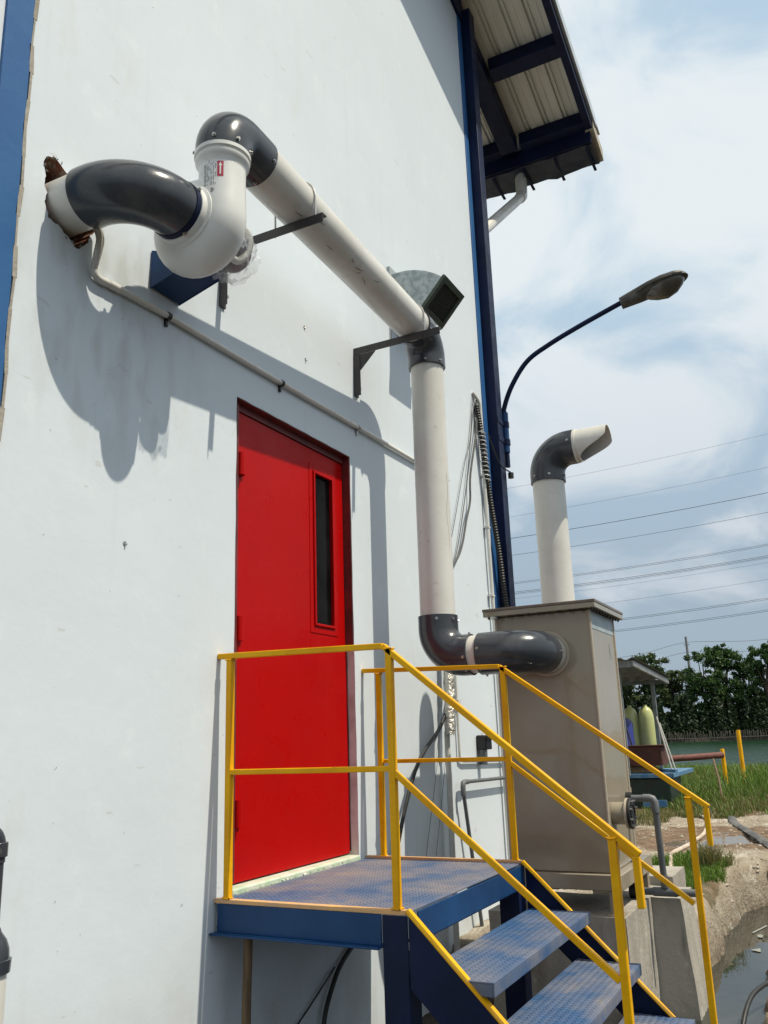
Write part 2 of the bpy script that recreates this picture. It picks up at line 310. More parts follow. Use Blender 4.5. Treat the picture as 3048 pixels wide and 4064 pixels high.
# ------------------------------------------------------------------ ground, canal, lake
GZ = .38
def lerp(x, xs, ys): return np.interp(x, xs, ys)
_LAT = np.random.default_rng(11).random((256,256))
def vn(X, Y, f):
    x, y = X*f, Y*f; i, j = np.floor(x).astype(int), np.floor(y).astype(int); u, v = x-i, y-j; u = u*u*(3-2*u); v = v*v*(3-2*v)
    L = lambda a, b: _LAT[a % 256, b % 256]
    return (L(i,j)*(1-u)+L(i+1,j)*u)*(1-v)+(L(i,j+1)*(1-u)+L(i+1,j+1)*u)*v-.5
def gh(X, Y):
    """ground height"""
    n1 = np.sin(X*1.9+np.sin(Y*2.3)*1.2)*np.cos(Y*2.1+X*.6); n2 = np.sin(X*7.3+Y*3.1)*np.cos(Y*8.7-X*2.2); n3 = np.sin(X*23.+Y*17.)*np.sin(Y*29.-X*13.)
    z = GZ + .018*n1 + .030*vn(X,Y,3.1) + .022*vn(X,Y,8.3) + .012*vn(X,Y,19.)
    z = z - .30*np.clip((5.35-X)/.4, 0, 1)
    # the puddle hollow
    z = z - .05*np.exp(-(((X-11.1)/1.0)**2+((Y+.72)/.55)**2)**2)
    # right-hand bank is lower
    z = z - .26*np.clip((-1.50-Y)/.18, 0, 1)*np.clip((X-4.8)/.5, .2, 1)
    # canal
    j1 = .10*vn(X,0*X+3.3,2.1)+.06*vn(X,0*X+7.7,6.3)+.03*vn(X,Y,17.)
    j2 = .06*vn(X,0*X+13.3,2.3)+.03*vn(X,Y,11.)
    yl = lerp(X, [1,5.0,5.55,5.85,6.25,7.0,8.0,8.6,9.2], [-1.30,-1.22,-1.05,-1.08,-1.34,-1.365,-1.375,-1.42,-1.60]) + j1
    yr = lerp(X, [1,5.4,6.2,6.7,7.2,7.8], [-1.70,-1.68,-1.66,-1.655,-1.9,-6.0]) + j2
    dl = yl - Y; dr_ = Y - yr; de = 9.15+.08*np.sin(Y*9) - X; db = X - 0.5
    d = np.minimum(np.minimum(dl, dr_), np.minimum(de, db))      # >0 inside the canal
    left = dl <= dr_
    s = np.where(left, np.clip((d+.17)/.21, 0, 1), np.clip((d+.05)/.12, 0, 1))
    s = np.where(de < np.minimum(dl, dr_), np.clip((de+.04)/.10, 0, 1), s)
    prof = np.where(left, s**1.7, s)
    band = prof*(1-prof)*4
    z = z*(1-prof) + (-.28)*prof + band*(.10*vn(X,Y,5.7) + .10*vn(X,Y,12.7) + .06*vn(X,Y,27.))
    # lake basin
    z = z - .62*np.clip((X-22)/17., 0, 1)**1.1; lk = np.clip((X-40-1.2*np.sin(Y*.5))/6., 0, 1); far = np.clip((X-125-2*np.sin(Y*.3))/2., 0, 1)
    z = z*(1-lk) + (-1.2)*lk; z = z*(1-far) + .5*far
    return z
xs = np.concatenate([[-400,-150,-60,-25,-10,-4], np.arange(-1,4.4,.3), np.arange(4.5,14.6,.055), np.arange(14.8,54,.5), [60,75,95,115,122], np.arange(124,129,.5), [135,160,220,400,900,1800]])
ys = np.concatenate([[-1500,-600,-250,-100,-45,-20,-10,-6,-4], np.arange(-3,-2.2,.1), np.arange(-2.2,-.85,.028), np.arange(-.85,2.2,.09), np.arange(2.4,8,.4), np.arange(8.5,40,1.5), [50,80,150,400,900,1800]])
GX, GY = np.meshgrid(xs, ys, indexing='ij'); GZZ = gh(GX, GY)
nx, ny = len(xs), len(ys)
gv = np.stack([GX.ravel(), GY.ravel(), GZZ.ravel()], 1)
ii, jj = np.meshgrid(np.arange(nx-1), np.arange(ny-1), indexing='ij'); a_ = (ii*ny+jj).ravel()
gf = np.stack([a_, a_+ny, a_+ny+1, a_+1], 1)
gme = bpy.data.meshes.new('ground'); gme.from_pydata(gv.tolist(), [], gf.tolist()); gme.shade_smooth()
ground = bpy.data.objects.new('ground', gme); COL.objects.link(ground); ground['kind'] = 'structure'
def vattr(me, name, vals):
    at = me.attributes.new(name, 'FLOAT', 'POINT'); at.data.foreach_set('value', np.asarray(vals, dtype=np.float32))
Xf, Yf, Zf = gv[:,0], gv[:,1], gv[:,2]
mud = np.exp(-(((Xf-11.1)/1.35)**2+((Yf+.75)/1.3)**2)**1.5)
soil = np.clip((Xf-13.2-.25*np.sin(Yf*4))/.8, 0, 1)*(Xf < 60) + ((Xf > 7.4) & (Xf < 9.3) & (Yf > -1.22) & (Yf < -.5))*.6
wet = np.clip((.20-Zf)/.16, 0, 1)*(Xf < 20); dark = np.clip((Xf-118)/4, 0, 1)+np.clip((5.5-Xf)/.5, 0, 1)+np.clip((-2.1-Yf)/.4, 0, 1)  # near ground, mostly unseen, darkened to cut bounced light; far bank dark too
vattr(gme, 'mud', np.clip(mud, 0, 1)); vattr(gme, 'soil', np.clip(soil, 0, 1)); vattr(gme, 'wet', wet); vattr(gme, 'dark', np.clip(dark, 0, 1))
gm = bpy.data.materials.new('sandy_ground'); gm.use_nodes = True; t = gm.node_tree; p = t.nodes['Principled BSDF']
ge = N(t, 'ShaderNodeNewGeometry')
def gn(sc, det=8., st=None, ro=.65):
    n = N(t, 'ShaderNodeTexNoise'); n.inputs['Scale'].default_value = sc; n.inputs['Detail'].default_value = det; n.inputs['Roughness'].default_value = ro
    if st:
        mp = N(t, 'ShaderNodeMapping'); mp.inputs['Scale'].default_value = st; t.links.new(ge.outputs['Position'], mp.inputs[0]); t.links.new(mp.outputs[0], n.inputs['Vector'])
    else: t.links.new(ge.outputs['Position'], n.inputs['Vector'])
    return n.outputs['Fac']
def gmix(f, a, b):
    m_ = N(t, 'ShaderNodeMix', data_type='RGBA')
    for i, x in ((0,f),(6,a),(7,b)):
        if isinstance(x, tuple): m_.inputs[i].default_value = (*x, 1)
        else: t.links.new(x, m_.inputs[i])
    return m_.outputs[2]
def gmr(x, l, h, a=0., b=1.):
    m_ = N(t, 'ShaderNodeMapRange', interpolation_type='SMOOTHSTEP'); m_.inputs['From Min'].default_value = l; m_.inputs['From Max'].default_value = h; m_.inputs['To Min'].default_value = a; m_.inputs['To Max'].default_value = b
    t.links.new(x, m_.inputs['Value']); return m_.outputs[0]
def gat(nm): return N(t, 'ShaderNodeAttribute', attribute_name=nm).outputs['Fac']
def gmath(op, a, b):
    m_ = N(t, 'ShaderNodeMath', operation=op)
    for i, x in enumerate((a, b)):
        if isinstance(x, (int, float)): m_.inputs[i].default_value = x
        else: t.links.new(x, m_.inputs[i])
    return m_.outputs[0]
c_ = gmix(gmr(gn(5.), .35, .65), (.40,.34,.26), (.29,.235,.17))
c_ = gmix(gmr(gn(2.2, 6., (.5,2.2,1)), .52, .62), c_, (.50,.45,.37))
mudf = gmr(gmath('ADD', gat('mud'), gmath('MULTIPLY', gmath('SUBTRACT', gn(3.), .5), 1.1)), .35, .6)
c_ = gmix(mudf, c_, gmix(gmr(gn(9.), .4, .65), (.15,.095,.055), (.25,.17,.105)))
soilf = gmr(gmath('ADD', gat('soil'), gmath('MULTIPLY', gmath('SUBTRACT', gn(4.), .5), .8)), .35, .7)
c_ = gmix(soilf, c_, gmix(gmr(gn(6.), .4, .6), (.10,.085,.035), (.16,.10,.05)))
c_ = gmix(gmath('MULTIPLY', gat('wet'), gmr(gn(14., 5., (1,1,.5)), .3, .6)), c_, (.11,.075,.045))
c_ = gmix(gmr(gn(40., 3.), .66, .74), c_, (.10,.075,.055))
c_ = gmix(gat('dark'), c_, gmix(gmr(gn(3.), .4, .6), (.07,.058,.042), (.045,.038,.028)))
t.links.new(c_, p.inputs['Base Color']); p.inputs['Roughness'].default_value = .92
bp_ = N(t, 'ShaderNodeBump'); bp_.inputs['Strength'].default_value = .9; bp_.inputs['Distance'].default_value = .055
t.links.new(gmath('ADD', gn(11.), gmath('MULTIPLY', gn(48., 4.), .45)), bp_.inputs['Height']); t.links.new(bp_.outputs[0], p.inputs['Normal'])
gme.materials.append(gm)
def watermat(name, col, rough, bscale, bstr, st=(1,1,1), bd=.05):
    m = bpy.data.materials.new(name); m.use_nodes = True; t_ = m.node_tree; p_ = t_.nodes['Principled BSDF']
    p_.inputs['Base Color'].default_value = (*col, 1); p_.inputs['Roughness'].default_value = rough; p_.inputs['IOR'].default_value = 1.33; p_.inputs['Specular IOR Level'].default_value = .18 if 'lake' in name else .5
    g_ = N(t_, 'ShaderNodeNewGeometry'); mp = N(t_, 'ShaderNodeMapping'); mp.inputs['Scale'].default_value = st
    n = N(t_, 'ShaderNodeTexNoise'); n.inputs['Scale'].default_value = bscale; n.inputs['Detail'].default_value = 4
    t_.links.new(g_.outputs['Position'], mp.inputs[0]); t_.links.new(mp.outputs[0], n.inputs['Vector'])
    b = N(t_, 'ShaderNodeBump'); b.inputs['Strength'].default_value = bstr; b.inputs['Distance'].default_value = bd
    t_.links.new(n.outputs['Fac'], b.inputs['Height']); t_.links.new(b.outputs[0], p_.inputs['Normal']); return m
LAKE = watermat('green_lake_water', (.005,.030,.010), .22, .9, .9, (.6,1.6,1), .3)
CANW = watermat('murky_canal_water', (.032,.034,.028), .03, 3., .05)
PUDW = watermat('muddy_puddle_water', (.20,.16,.12), .03, 5., .02)
def sheet(name, pts, m, z):
    me = bpy.data.meshes.new(name); me.from_pydata([(x,y,z) for x, y in pts], [], [tuple(range(len(pts)))]); me.materials.append(m)
    o = bpy.data.objects.new(name, me); COL.objects.link(o); o['kind'] = 'structure'; return o
sheet('lake_water', [(36,-200),(128,-200),(128,260),(36,260)], LAKE, -.2)
sheet('canal_water', [(0,-6.5),(9.6,-6.5),(9.6,-1.2),(0,-1.2)], CANW, .05)
pp = []
for k in range(60):
    a = 2*math.pi*k/60; rr = 1+.13*math.sin(3*a+1)+.09*math.sin(7*a)+.05*math.sin(13*a+2)
    pp.append((11.1+1.35*rr*math.cos(a), -.72+.85*rr*math.sin(a)))
sheet('puddle', pp, PUDW, GZ-.036)

# ------------------------------------------------------------------ the building
bld = thing('warehouse_building', 'white rendered building with blue columns, red door and ribbed steel roof', 'building', (3,0,.3))
def zroof(X): return 8.37-.30*(X-6.81)                # underside of the roof framing
# gable wall: outline with door opening and broken hole, filled and thickened
bm = bmesh.new()
def loop(pts):
    vs = [bm.verts.new((x-3, 0, z-.3)) for x, z in pts]
    return [bm.edges.new((vs[i], vs[(i+1)%len(vs)])) for i in range(len(vs))]
ed = loop([(-6,.0),(6.55,.0),(6.55,zroof(6.55)+.1),(-6,zroof(-6)+.1)])
dpts = [(3.09,.93)]
n = 22
for k in range(n+1): dpts.append((3.09+.0015*math.sin(k*1.7)+.001*math.sin(k*4.1), 1.0+(3.19-1.0)*k/n))
for k in range(1, 16): dpts.append((3.09+1.08*k/16, 3.19+.0015*math.sin(k*2.3)))
for k in range(n+1): dpts.append((4.17+.0015*math.sin(k*2.1)+.001*math.sin(k*5.3), 3.19-(3.19-1.0)*k/n))
dpts.append((4.17,.93)); ed += loop(dpts)
hc = (2.045, 3.60); hp = []
for k in range(80):
    a = 2*math.pi*k/80; rr = .132+.010*math.sin(5*a+1)+.005*math.sin(13*a)+.005*random.uniform(-1,1)
    rr += .062*math.exp(-((a-2.25)/.32)**2) + .022*math.exp(-((a-4.9)/.3)**2)
    hp.append((hc[0]+rr*math.cos(a), hc[1]+rr*math.sin(a)))
ed += loop(hp)
bmesh.ops.triangle_fill(bm, edges=ed, use_beauty=True)
bmesh.ops.recalc_face_normals(bm, faces=bm.faces)
ex = bmesh.ops.extrude_face_region(bm, geom=list(bm.faces))
bmesh.ops.translate(bm, verts=[g for g in ex['geom'] if isinstance(g, bmesh.types.BMVert)], vec=(0,.16,0))
bmesh.ops.recalc_face_normals(bm, faces=bm.faces)
me = bpy.data.meshes.new('wall'); bm.to_mesh(me); bm.free()
me.materials.append(WALL); me.materials.append(BROKEN); me.materials.append(REVEAL)
for po in me.polygons:
    c = po.center
    if abs(po.normal.y) < .5:
        if (c.x+3-hc[0])**2+(c.z+.3-hc[1])**2 < .28**2: po.material_index = 1
        elif 3.0 < c.x+3 < 4.3 and .9 < c.z+.3 < 3.3: po.material_index = 2
wall = bpy.data.objects.new('wall', me); COL.objects.link(wall); wall.parent = bld; ORG['wall'] = ORG[bld.name]; wall['label'] = 'white rendered gable wall with scuffs'
# chipped crumbs of render round the hole
b = MB()
for k in range(30):
    a = random.choice([random.gauss(2.25,.25), random.gauss(4.85,.25)]); rr = .130+.060*math.exp(-((a-2.25)/.32)**2)+.022*math.exp(-((a-4.9)/.3)**2)+random.uniform(-.006,.008); s_ = random.uniform(.004,.012)
    cx_, cz_ = hc[0]+rr*math.cos(a), hc[1]+rr*math.sin(a)
    q = [Vector((cx_+random.uniform(-1,1)*s_, random.uniform(-.012,.02), cz_+random.uniform(-1,1)*s_)) for _ in range(4)]
    b.add(q, [(0,1,2),(0,2,3),(0,3,1),(1,3,2)])
b.build('broken_render', CONC, bld, smooth=0, kind='stuff')
# room behind the wall so the openings are dark: back panels
MB().box(1.6,2.6,.45,.5,3.2,4.1).build('inner_brick', BROKEN, bld)
MB().box(6.40,6.56,.16,9,0,8.3).build('side_wall', WALL, bld)
MB().box(-6,6.4,8.9,9,0,9).build('rear_wall', WALL, bld)
MB().box(-6.1,-6,0,9,0,12).build('return_wall', WALL, bld)
# columns
c1 = MB().box(1.685,1.80,-.012,.02,0,9.9).build('column', BLUEL, bld, bevel=.003, label='flat blue column strip at the left edge')
b = MB(); 
pts = [(1.80+.006+.005*math.sin(k*1.9), .3+k*.12) for k in range(80)]
for k in range(79): b.bar((pts[k][0],-.004,pts[k][1]),(pts[k+1][0],-.004,pts[k+1][1]), .014+.006*math.sin(k*2.7), .016, (0,1,0))
b.build('joint', CONC, c1)
c2 = MB().box(6.478,6.567,-.010,.02,0,8.40).build('column', BLUEL, bld, bevel=.003, label='blue corner column with dark projecting flange')
MB().box(6.569,6.70,-.098,.03,0,8.43).build('flange', NAVY, c2, bevel=.004)
# roof framing
roof = MB().box(6.9,6.901,.5,.501,7.9,7.901)
def onroof(X, Y, dz=0): return (X, Y, zroof(X)+dz)
rk = MB().prism([onroof(-6,-.83),onroof(8.25,-.83),onroof(8.25,-.83,.17),onroof(-6,-.83,.17)], (0,.075,0)).build('rake_beam', NAVY, bld, bevel=.004)
MB().prism([onroof(-6,-.862,.10),onroof(8.36,-.862,.10),onroof(8.36,-.862,.235),onroof(-6,-.862,.235)], (0,.030,0)).build('barge_trim', PALE, bld, bevel=.003)
MB().prism([onroof(-6,.0,-.02),onroof(8.2,.0,-.02),onroof(8.2,.0,.16),onroof(-6,.0,.16)], (0,.19,0)).build('rafter', NAVY, bld, bevel=.004)
MB().prism([onroof(-6,-.03,-.16),onroof(6.56,-.03,-.16),onroof(6.56,-.03,.15),onroof(-6,-.03,.15)], (0,.028,0)).build('gable_beam', NAVY, bld)
for X in (1.4,2.87,4.33,5.8,7.25,8.17):
    b = MB(); wdt = .15 if X < 8 else .10
    b.prism([onroof(X,-.755,.02),onroof(X+wdt,-.755,.02),onroof(X+wdt,-.755,.165),onroof(X,-.755,.165)], (0,.722,0))
    b.prism([onroof(X,.192,.02),onroof(X+wdt,.192,.02),onroof(X+wdt,.192,.165),onroof(X,.192,.165)], (0,6,0))
    b.build('purlin', NAVY, bld, bevel=.004)
# ribbed sheets: cross-section along Y, swept down the slope
def ribprofile(y0, y1):
    pr = [(y0,0)]; y = -.05
    ribs = [(-.15-.215*k) for k in range(-20, 5)]
    for r_ in sorted([q+.0 for q in ribs], reverse=False):
        if y0+.03 < r_-.03 and r_+.04 < y1: pr += [(r_-.036,0),(r_-.026,.034),(r_-.012,.034),(r_-.008,.012),(r_+.008,.012),(r_+.012,.034),(r_+.026,.034),(r_+.036,0)]
        m_ = r_+.1075
        if y0 < m_-.04 and m_+.04 < y1: pr += [(m_-.018,0),(m_-.012,.004),(m_+.012,.004),(m_+.018,0)]
    pr.append((y1,0)); return sorted(pr)
edges_y = [-.86,-.05+.1075-.215*0,.7,1.56,2.42,3.28,4.14]
for k in range(len(edges_y)-1):
    pr = ribprofile(edges_y[k], edges_y[k+1]); vs = []; m_ = len(pr)
    for X in (-6., 8.52):
        for (y, h) in pr: vs.append((X, y, zroof(X)+.172+h+.003*(k%2)))
    MB().add(vs, [(i,i+1,i+1+m_,i+m_) for i in range(m_-1)]).build('roof_sheet', ROOFM, bld, smooth=20)
# gutter with sagging skin, fascia, brackets, end plate
gut = MB(); X0, X1 = 8.31, 8.66; zg = zroof(8.35)-.06
vs = []; ny_ = 40
for j in range(ny_+1):
    y = -.80+j*.12; sg = .018*math.sin(j*1.3)+.012*math.sin(j*2.9)
    for (x, z) in ((X0,zg+.17),(X0,zg-.06+sg*.5),(X0+.10,zg-.095+sg),(X1-.05,zg-.115+sg),(X1,zg-.07),(X1,zg+.10)): vs.append((x,y,z))
gut.add(vs, [(j*6+i,j*6+i+1,(j+1)*6+i+1,(j+1)*6+i) for j in range(ny_) for i in range(5)])
gut = gut.build('gutter', GUTM, bld, smooth=60)
for k in range(7):
    y = -.74+k*.36; MB().bar((X0-.02,y,zg-.10),(X1+.03,y,zg-.125), .03, .012).build('gutter_strap', NAVY, gut)
MB().box(8.27,8.30,-.80,4,zg-.05,zg+.13).build('fascia', NAVY, bld)
MB().prism([(8.252,-.842,zroof(8.252)-.004),(8.252,-.752,zroof(8.252)-.004),(8.66,-.745,zroof(8.66)-.03),(8.66,-.835,zroof(8.66)-.03)], (0,0,.012)).build('end_plate', TRIM, bld, bevel=.002)
MB().prism([(8.252,-.845,zroof(8.252)),(8.66,-.845,zroof(8.66)-.03),(8.66,-.845,zroof(8.66)+.12),(8.252,-.845,zroof(8.252)+.12)], (0,.008,0)).build('end_plate', TRIM, bld, bevel=.002)
# downspout
ds = thing('rainwater_downspout', 'white rainwater pipe running from the roof gutter back to the corner column', 'downpipe', (8.4,.06,6.2))
D0, D1 = Vector((8.44,.06,zg-.33)), Vector((6.98,.12,6.22)); dd_ = (D1-D0).normalized()
MB().cyl(D0+dd_*.06, D1, .056, seg=18).build('pipe', PVCW, ds)
MB().cyl((8.44,.06,zg-.05),(8.44,.06,zg-.22), .066, seg=18).build('outlet_socket', PVCW, ds)
MB().tube([Vector((8.44,.06,zg-.18)), Vector((8.44,.06,zg-.27)), D0+dd_*.02, D0+dd_*.12], .064, 18).build('coupling', PVCW, ds, smooth=70)
MB().tube(smoothpts([(6.98,.13,6.22),(6.86,.135,6.12),(6.80,.135,5.95),(6.78,.135,5.6),(6.78,.135,.3)], 4), .052, 14).build('lower_pipe', PVCW, ds)
# door
door = thing('door', '', '', (3.15,.05,1.0)); del door['label']; del door['category']; door.parent = bld; door.location = Vector((3.15,.05,1.0))-ORG[bld.name]
door['label'] = 'red steel door with narrow dark window'
wx0, wx1, wz0, wz1 = 3.846, 4.034, 2.19, 3.018
b = MB(); Y0, Y1 = .05, .095
for (a0,a1,c0,c1_) in ((3.155,wx0,1.030,3.145),(wx1,4.160,1.030,3.145),(wx0,wx1,1.030,wz0),(wx0,wx1,wz1,3.145)): b.box(a0,a1,Y0,Y1,c0,c1_)
b.build('leaf', RED, door, smooth=0)
b = MB()
for (a0,a1,c0,c1_) in ((wx0-.045,wx0-.012,wz0-.048,wz1+.048),(wx1+.012,wx1+.045,wz0-.048,wz1+.048),(wx0-.012,wx1+.012,wz0-.048,wz0-.012),(wx0-.012,wx1+.012,wz1+.012,wz1+.048)): b.box(a0,a1,Y0-.0035,Y0+.001,c0,c1_)
b.build('window_surround', RED, door, smooth=0, bevel=.003)
b = MB()
for (a0,a1,c0,c1_) in ((wx0-.010,wx0+.004,wz0-.010,wz1+.010),(wx1-.004,wx1+.010,wz0-.010,wz1+.010),(wx0+.004,wx1-.004,wz0-.010,wz0+.004),(wx0+.004,wx1-.004,wz1-.004,wz1+.010)): b.box(a0,a1,Y0-.012,Y0+.004,c0,c1_)
b.build('window_frame', RED, door, smooth=0, bevel=.003)
MB().box(wx0+.0005,wx1-.0005,Y0+.012,Y0+.018,wz0+.0005,wz1-.0005).build('window_pane', GLASS, door)
for z in (2.88, 2.10, 1.31):
    h = MB().cyl((3.168,.030,z-.055),(3.168,.030,z+.055), .019, seg=14); h = h.build('hinge', RED, door)
    MB().box(3.160,3.205,.034,.0495,z-.052,z-.003).build('hinge_leaf', RED, h, bevel=.003)
    MB().box(3.160,3.205,.034,.0495,z+.004,z+.052).build('hinge_leaf', DRED, h, bevel=.003)
fr = MB(); fr.box(3.098,3.150,.03,.13,1.04,3.18); fr.box(4.164,4.185,.045,.13,1.04,3.18); fr.box(3.150,4.164,.042,.13,3.150,3.187)
fr.build('door_frame', DRED, door, smooth=0, bevel=.002)
MB().box(3.096,4.163,.002,.044,3.1845,3.1875).build('frame_overpaint', DRED, door)
b = MB(); b.box(3.092,4.168,-.010,.10,.985,1.022); b.build('sill', SILL, door, bevel=.008)
b = MB()
for k in range(40):
    x = 3.1+1.06*k/39+random.uniform(-.01,.01); s_ = random.uniform(.004,.010)
    q = [Vector((x+random.uniform(-1,1)*s_, -.014+random.uniform(-1.2,.4)*s_, 1.003+random.uniform(0,1.2)*s_)) for _ in range(4)]; b.add(q, [(0,1,2),(0,2,3),(0,3,1),(1,3,2)])
b.build('mortar_crumbs', SILL, door, smooth=0, kind='stuff')
b = MB(); pts = [(4.16, .002), (4.172,.002)]
b.box(4.1630,4.1670,.003,.044,2.1,3.184); b.build('reveal_overpaint', DRED, door)
# old anchor holes in the wall
for (x, z) in ((3.69,3.81),(3.70,3.62),(2.40,2.35)):
    b = MB(); b.cyl((x,-.004,z),(x,.004,z), .007, seg=8); b.cyl((x+.003,-.009,z-.006),(x+.003,0,z-.006), .004, seg=6); b.build('anchor_stub', STEEL, bld)

# ------------------------------------------------------------------ intake duct, fan, exhaust duct
def flare_socket(pts, r, rs=.004, seg=40):
    n_ = len(pts); return [r+rs if (i == 0 or i == n_-1) else r for i in range(n_)]
ind = thing('intake_duct', 'white pipe stub and dark grey elbow emerging from the broken wall hole', 'duct', (2.03,0,3.6))
ia = (2.035, 3.595)
MB().tube([(ia[0],.30,ia[1]),(ia[0],-.115,ia[1])], .103, 40).build('pipe_stub', PVCW, ind)
Rc = .205
pe = [Vector((ia[0],-.098,ia[1])), Vector((ia[0],-.125,ia[1]))] + arc((ia[0]+Rc,-.125,ia[1]), (-Rc,0,0), (0,-Rc,0), 18)[1:] + [Vector((ia[0]+Rc+.03,-.125-Rc,ia[1]))]
ie = MB().tube(pe, .113, 48).build('elbow', PVCG, ind, smooth=60)
ex_ = ia[0]+Rc+.03; ey_ = -.125-Rc; ez_ = ia[1]
ring_ = MB().ring((ex_-.028,ey_,ez_),(ex_+.012,ey_,ez_), .1165, .109, 48).build('clamp_band', NAVY, ind)
for a in (150, 250, 40): screw(ring_, (ex_-.006, ey_+.117*math.cos(R(a)), ez_+.117*math.sin(R(a))), (0,math.cos(R(a)),math.sin(R(a))))
# fan
FX, FY, FZ = 2.395, ey_, ez_
fan = thing('exhaust_fan', 'white plastic centrifugal fan with snail housing hung between two grey elbows', 'fan', (FX,FY,3.38))
OUTY = -.44
path = []; rad = []
for k in range(25):                          # spiral from the top, round the wall side and the bottom, to the outlet
    a = R(80 - 260*k/24 - 0)                 # angle measured from +Y towards +Z, running clockwise
    f = k/24; r_ = .094+.003*f; rho = .110+(abs(OUTY-FY)-.110)*f
    path.append(Vector((FX, FY+rho*math.cos(a), FZ+rho*math.sin(a)))); rad.append(r_)
yo = path[-1].y
for k in range(1,6): path.append(Vector((FX, yo+(OUTY-yo)*k/5, FZ+.245*k/5))); rad.append(.097-.004*min(1,k/3))
hs = MB(); hs.tube(path, rad, 40); hs = hs.build('housing', FANW, fan, smooth=60)
MB().lathe((FX,FY,FZ), (-1,0,0), [(-.095,.10),(-.088,.160),(-.03,.185),(.03,.185),(.066,.172),(.082,.155),(.088,.138),(.098,.135),(.102,.122),(.128,.120),(.130,.114)], 56).build('side_cover', FANW, hs, smooth=50)
OZ = FZ+.245
col_ = MB().lathe((FX,OUTY,OZ-.015), (0,0,1), [(-.03,.091),(-.010,.095),(.004,.102),(.010,.107),(.024,.108),(.027,.104),(.033,.104),(.037,.1125),(.053,.1125),(.056,.105)], 56).build('outlet_collar', FANW, fan, smooth=50)
MB().lathe((FX+.09,FY,FZ), (1,0,0), [(0,.04),(.02,.074),(.05,.077),(.15,.077),(.168,.068),(.178,.04)], 28).build('motor', MOTOR, fan, smooth=40)
MB().box(FX+.13,FX+.20,FY-.100,FY-.055,FZ-.04,FZ+.035).build('terminal_box', MOTOR, fan, bevel=.006)
# crumpled clear film round the motor
vs = []; fs = []; nu, nv = 40, 18
for i in range(nv):
    h = .10+.17*i/(nv-1); r0 = .098-.018*abs(i/(nv-1)-.5)*2
    for k in range(nu):
        a = 2*math.pi*k/nu; rr = r0+.010*math.sin(5*a+i*.9)+.008*math.sin(11*a-i*1.7)+random.uniform(-.006,.006)
        rr += .022*max(0,math.cos(a-R(230)))
        vs.append((FX+h+random.uniform(-.004,.004), FY+rr*math.cos(a), FZ-.015+rr*math.sin(a)*1.05))
for i in range(nv-1):
    for k in range(nu): fs.append((i*nu+k, i*nu+(k+1)%nu, (i+1)*nu+(k+1)%nu, (i+1)*nu+k))
MB().add(vs, fs).build('plastic_wrap', PLAST, fan, smooth=25, label='crumpled clear plastic film round the motor')
# stickers curved over the outlet neck
def patch(name, m, a0, a1, z0, z1, r, parent, n=8):
    vs = []
    for i in range(n+1):
        a = R(a0+(a1-a0)*i/n)
        for z in (z0, z1): vs.append((FX+r*math.cos(a), OUTY+r*math.sin(a), z))
    return MB().add(vs, [(2*i,2*i+2,2*i+3,2*i+1) for i in range(n)]).build(name, m, parent, smooth=60)
SR = .0942
st = patch('sticker', PAPER, 170, 204, OZ-.155, OZ-.045, SR, fan); st['label'] = 'white rating sticker with printed rows'
b = None
def printed(parent, rows):
    for (a0,a1,z0,z1) in rows: patch('print', INK, a0, a1, z0, z1, SR+.0009, parent, 3)
rows = []
for k, a in enumerate(np.linspace(176.5, 201.5, 7)):
    z = OZ-.150
    while z < OZ-.055:
        l = random.uniform(.008,.028)
        if k > 1 and random.random() < .35: z += random.uniform(.006,.02)
        rows.append((a-.55, a+.55, z, min(z+l, OZ-.052))); z += l+.005
printed(st, rows)
st2 = patch('sticker', PAPER, 189, 202.5, OZ-.213, OZ-.157, SR, fan); st2['label'] = 'small barcode sticker'
rows = []; z = OZ-.208
while z < OZ-.164:
    l = random.choice((.001,.0015,.0025)); rows.append((190.5,197,z,z+l)); z += l+random.choice((.001,.0015,.002))
rows += [(198.6,199.6,OZ-.205,OZ-.165)]
printed(st2, rows)
st3 = patch('sticker', REDST, 206, 220.5, OZ-.112, OZ-.045, SR, fan); st3['label'] = 'red sticker with white up arrow'
patch('arrow_shaft', PAPER, 211.6, 214.9, OZ-.104, OZ-.066, SR+.0009, st3, 3)
vs = [(FX+(SR+.0011)*math.cos(R(a)), OUTY+(SR+.0011)*math.sin(R(a)), z) for a, z in ((208.8,OZ-.0665),(217.7,OZ-.0665),(213.25,OZ-.050))]
MB().add(vs, [(0,1,2)]).build('arrow_head', PAPER, st3)
def curved_text(txt, a_c, z0, h, parent):
    cu = bpy.data.curves.new('txt', 'FONT'); cu.body = txt; cu.size = h; cu.align_x = 'LEFT'
    ob = bpy.data.objects.new('txt', cu); COL.objects.link(ob); dg = bpy.context.evaluated_depsgraph_get()
    me_ = bpy.data.meshes.new_from_object(ob.evaluated_get(dg)); bpy.data.objects.remove(ob)
    o_ = ORG[parent.name]
    for v in me_.vertices:
        a = R(a_c) - v.co.y/SR; v.co = Vector((FX+(SR+.001)*math.cos(a), OUTY+(SR+.001)*math.sin(a), z0+v.co.x)) - o_
    me_.materials.append(INK); o2 = bpy.data.objects.new('lettering', me_); COL.objects.link(o2); o2.parent = parent; ORG[o2.name] = o_
    return o2
curved_text('UNIVERSAL BLOWER', 175.2, OZ-.149, .0105, st)
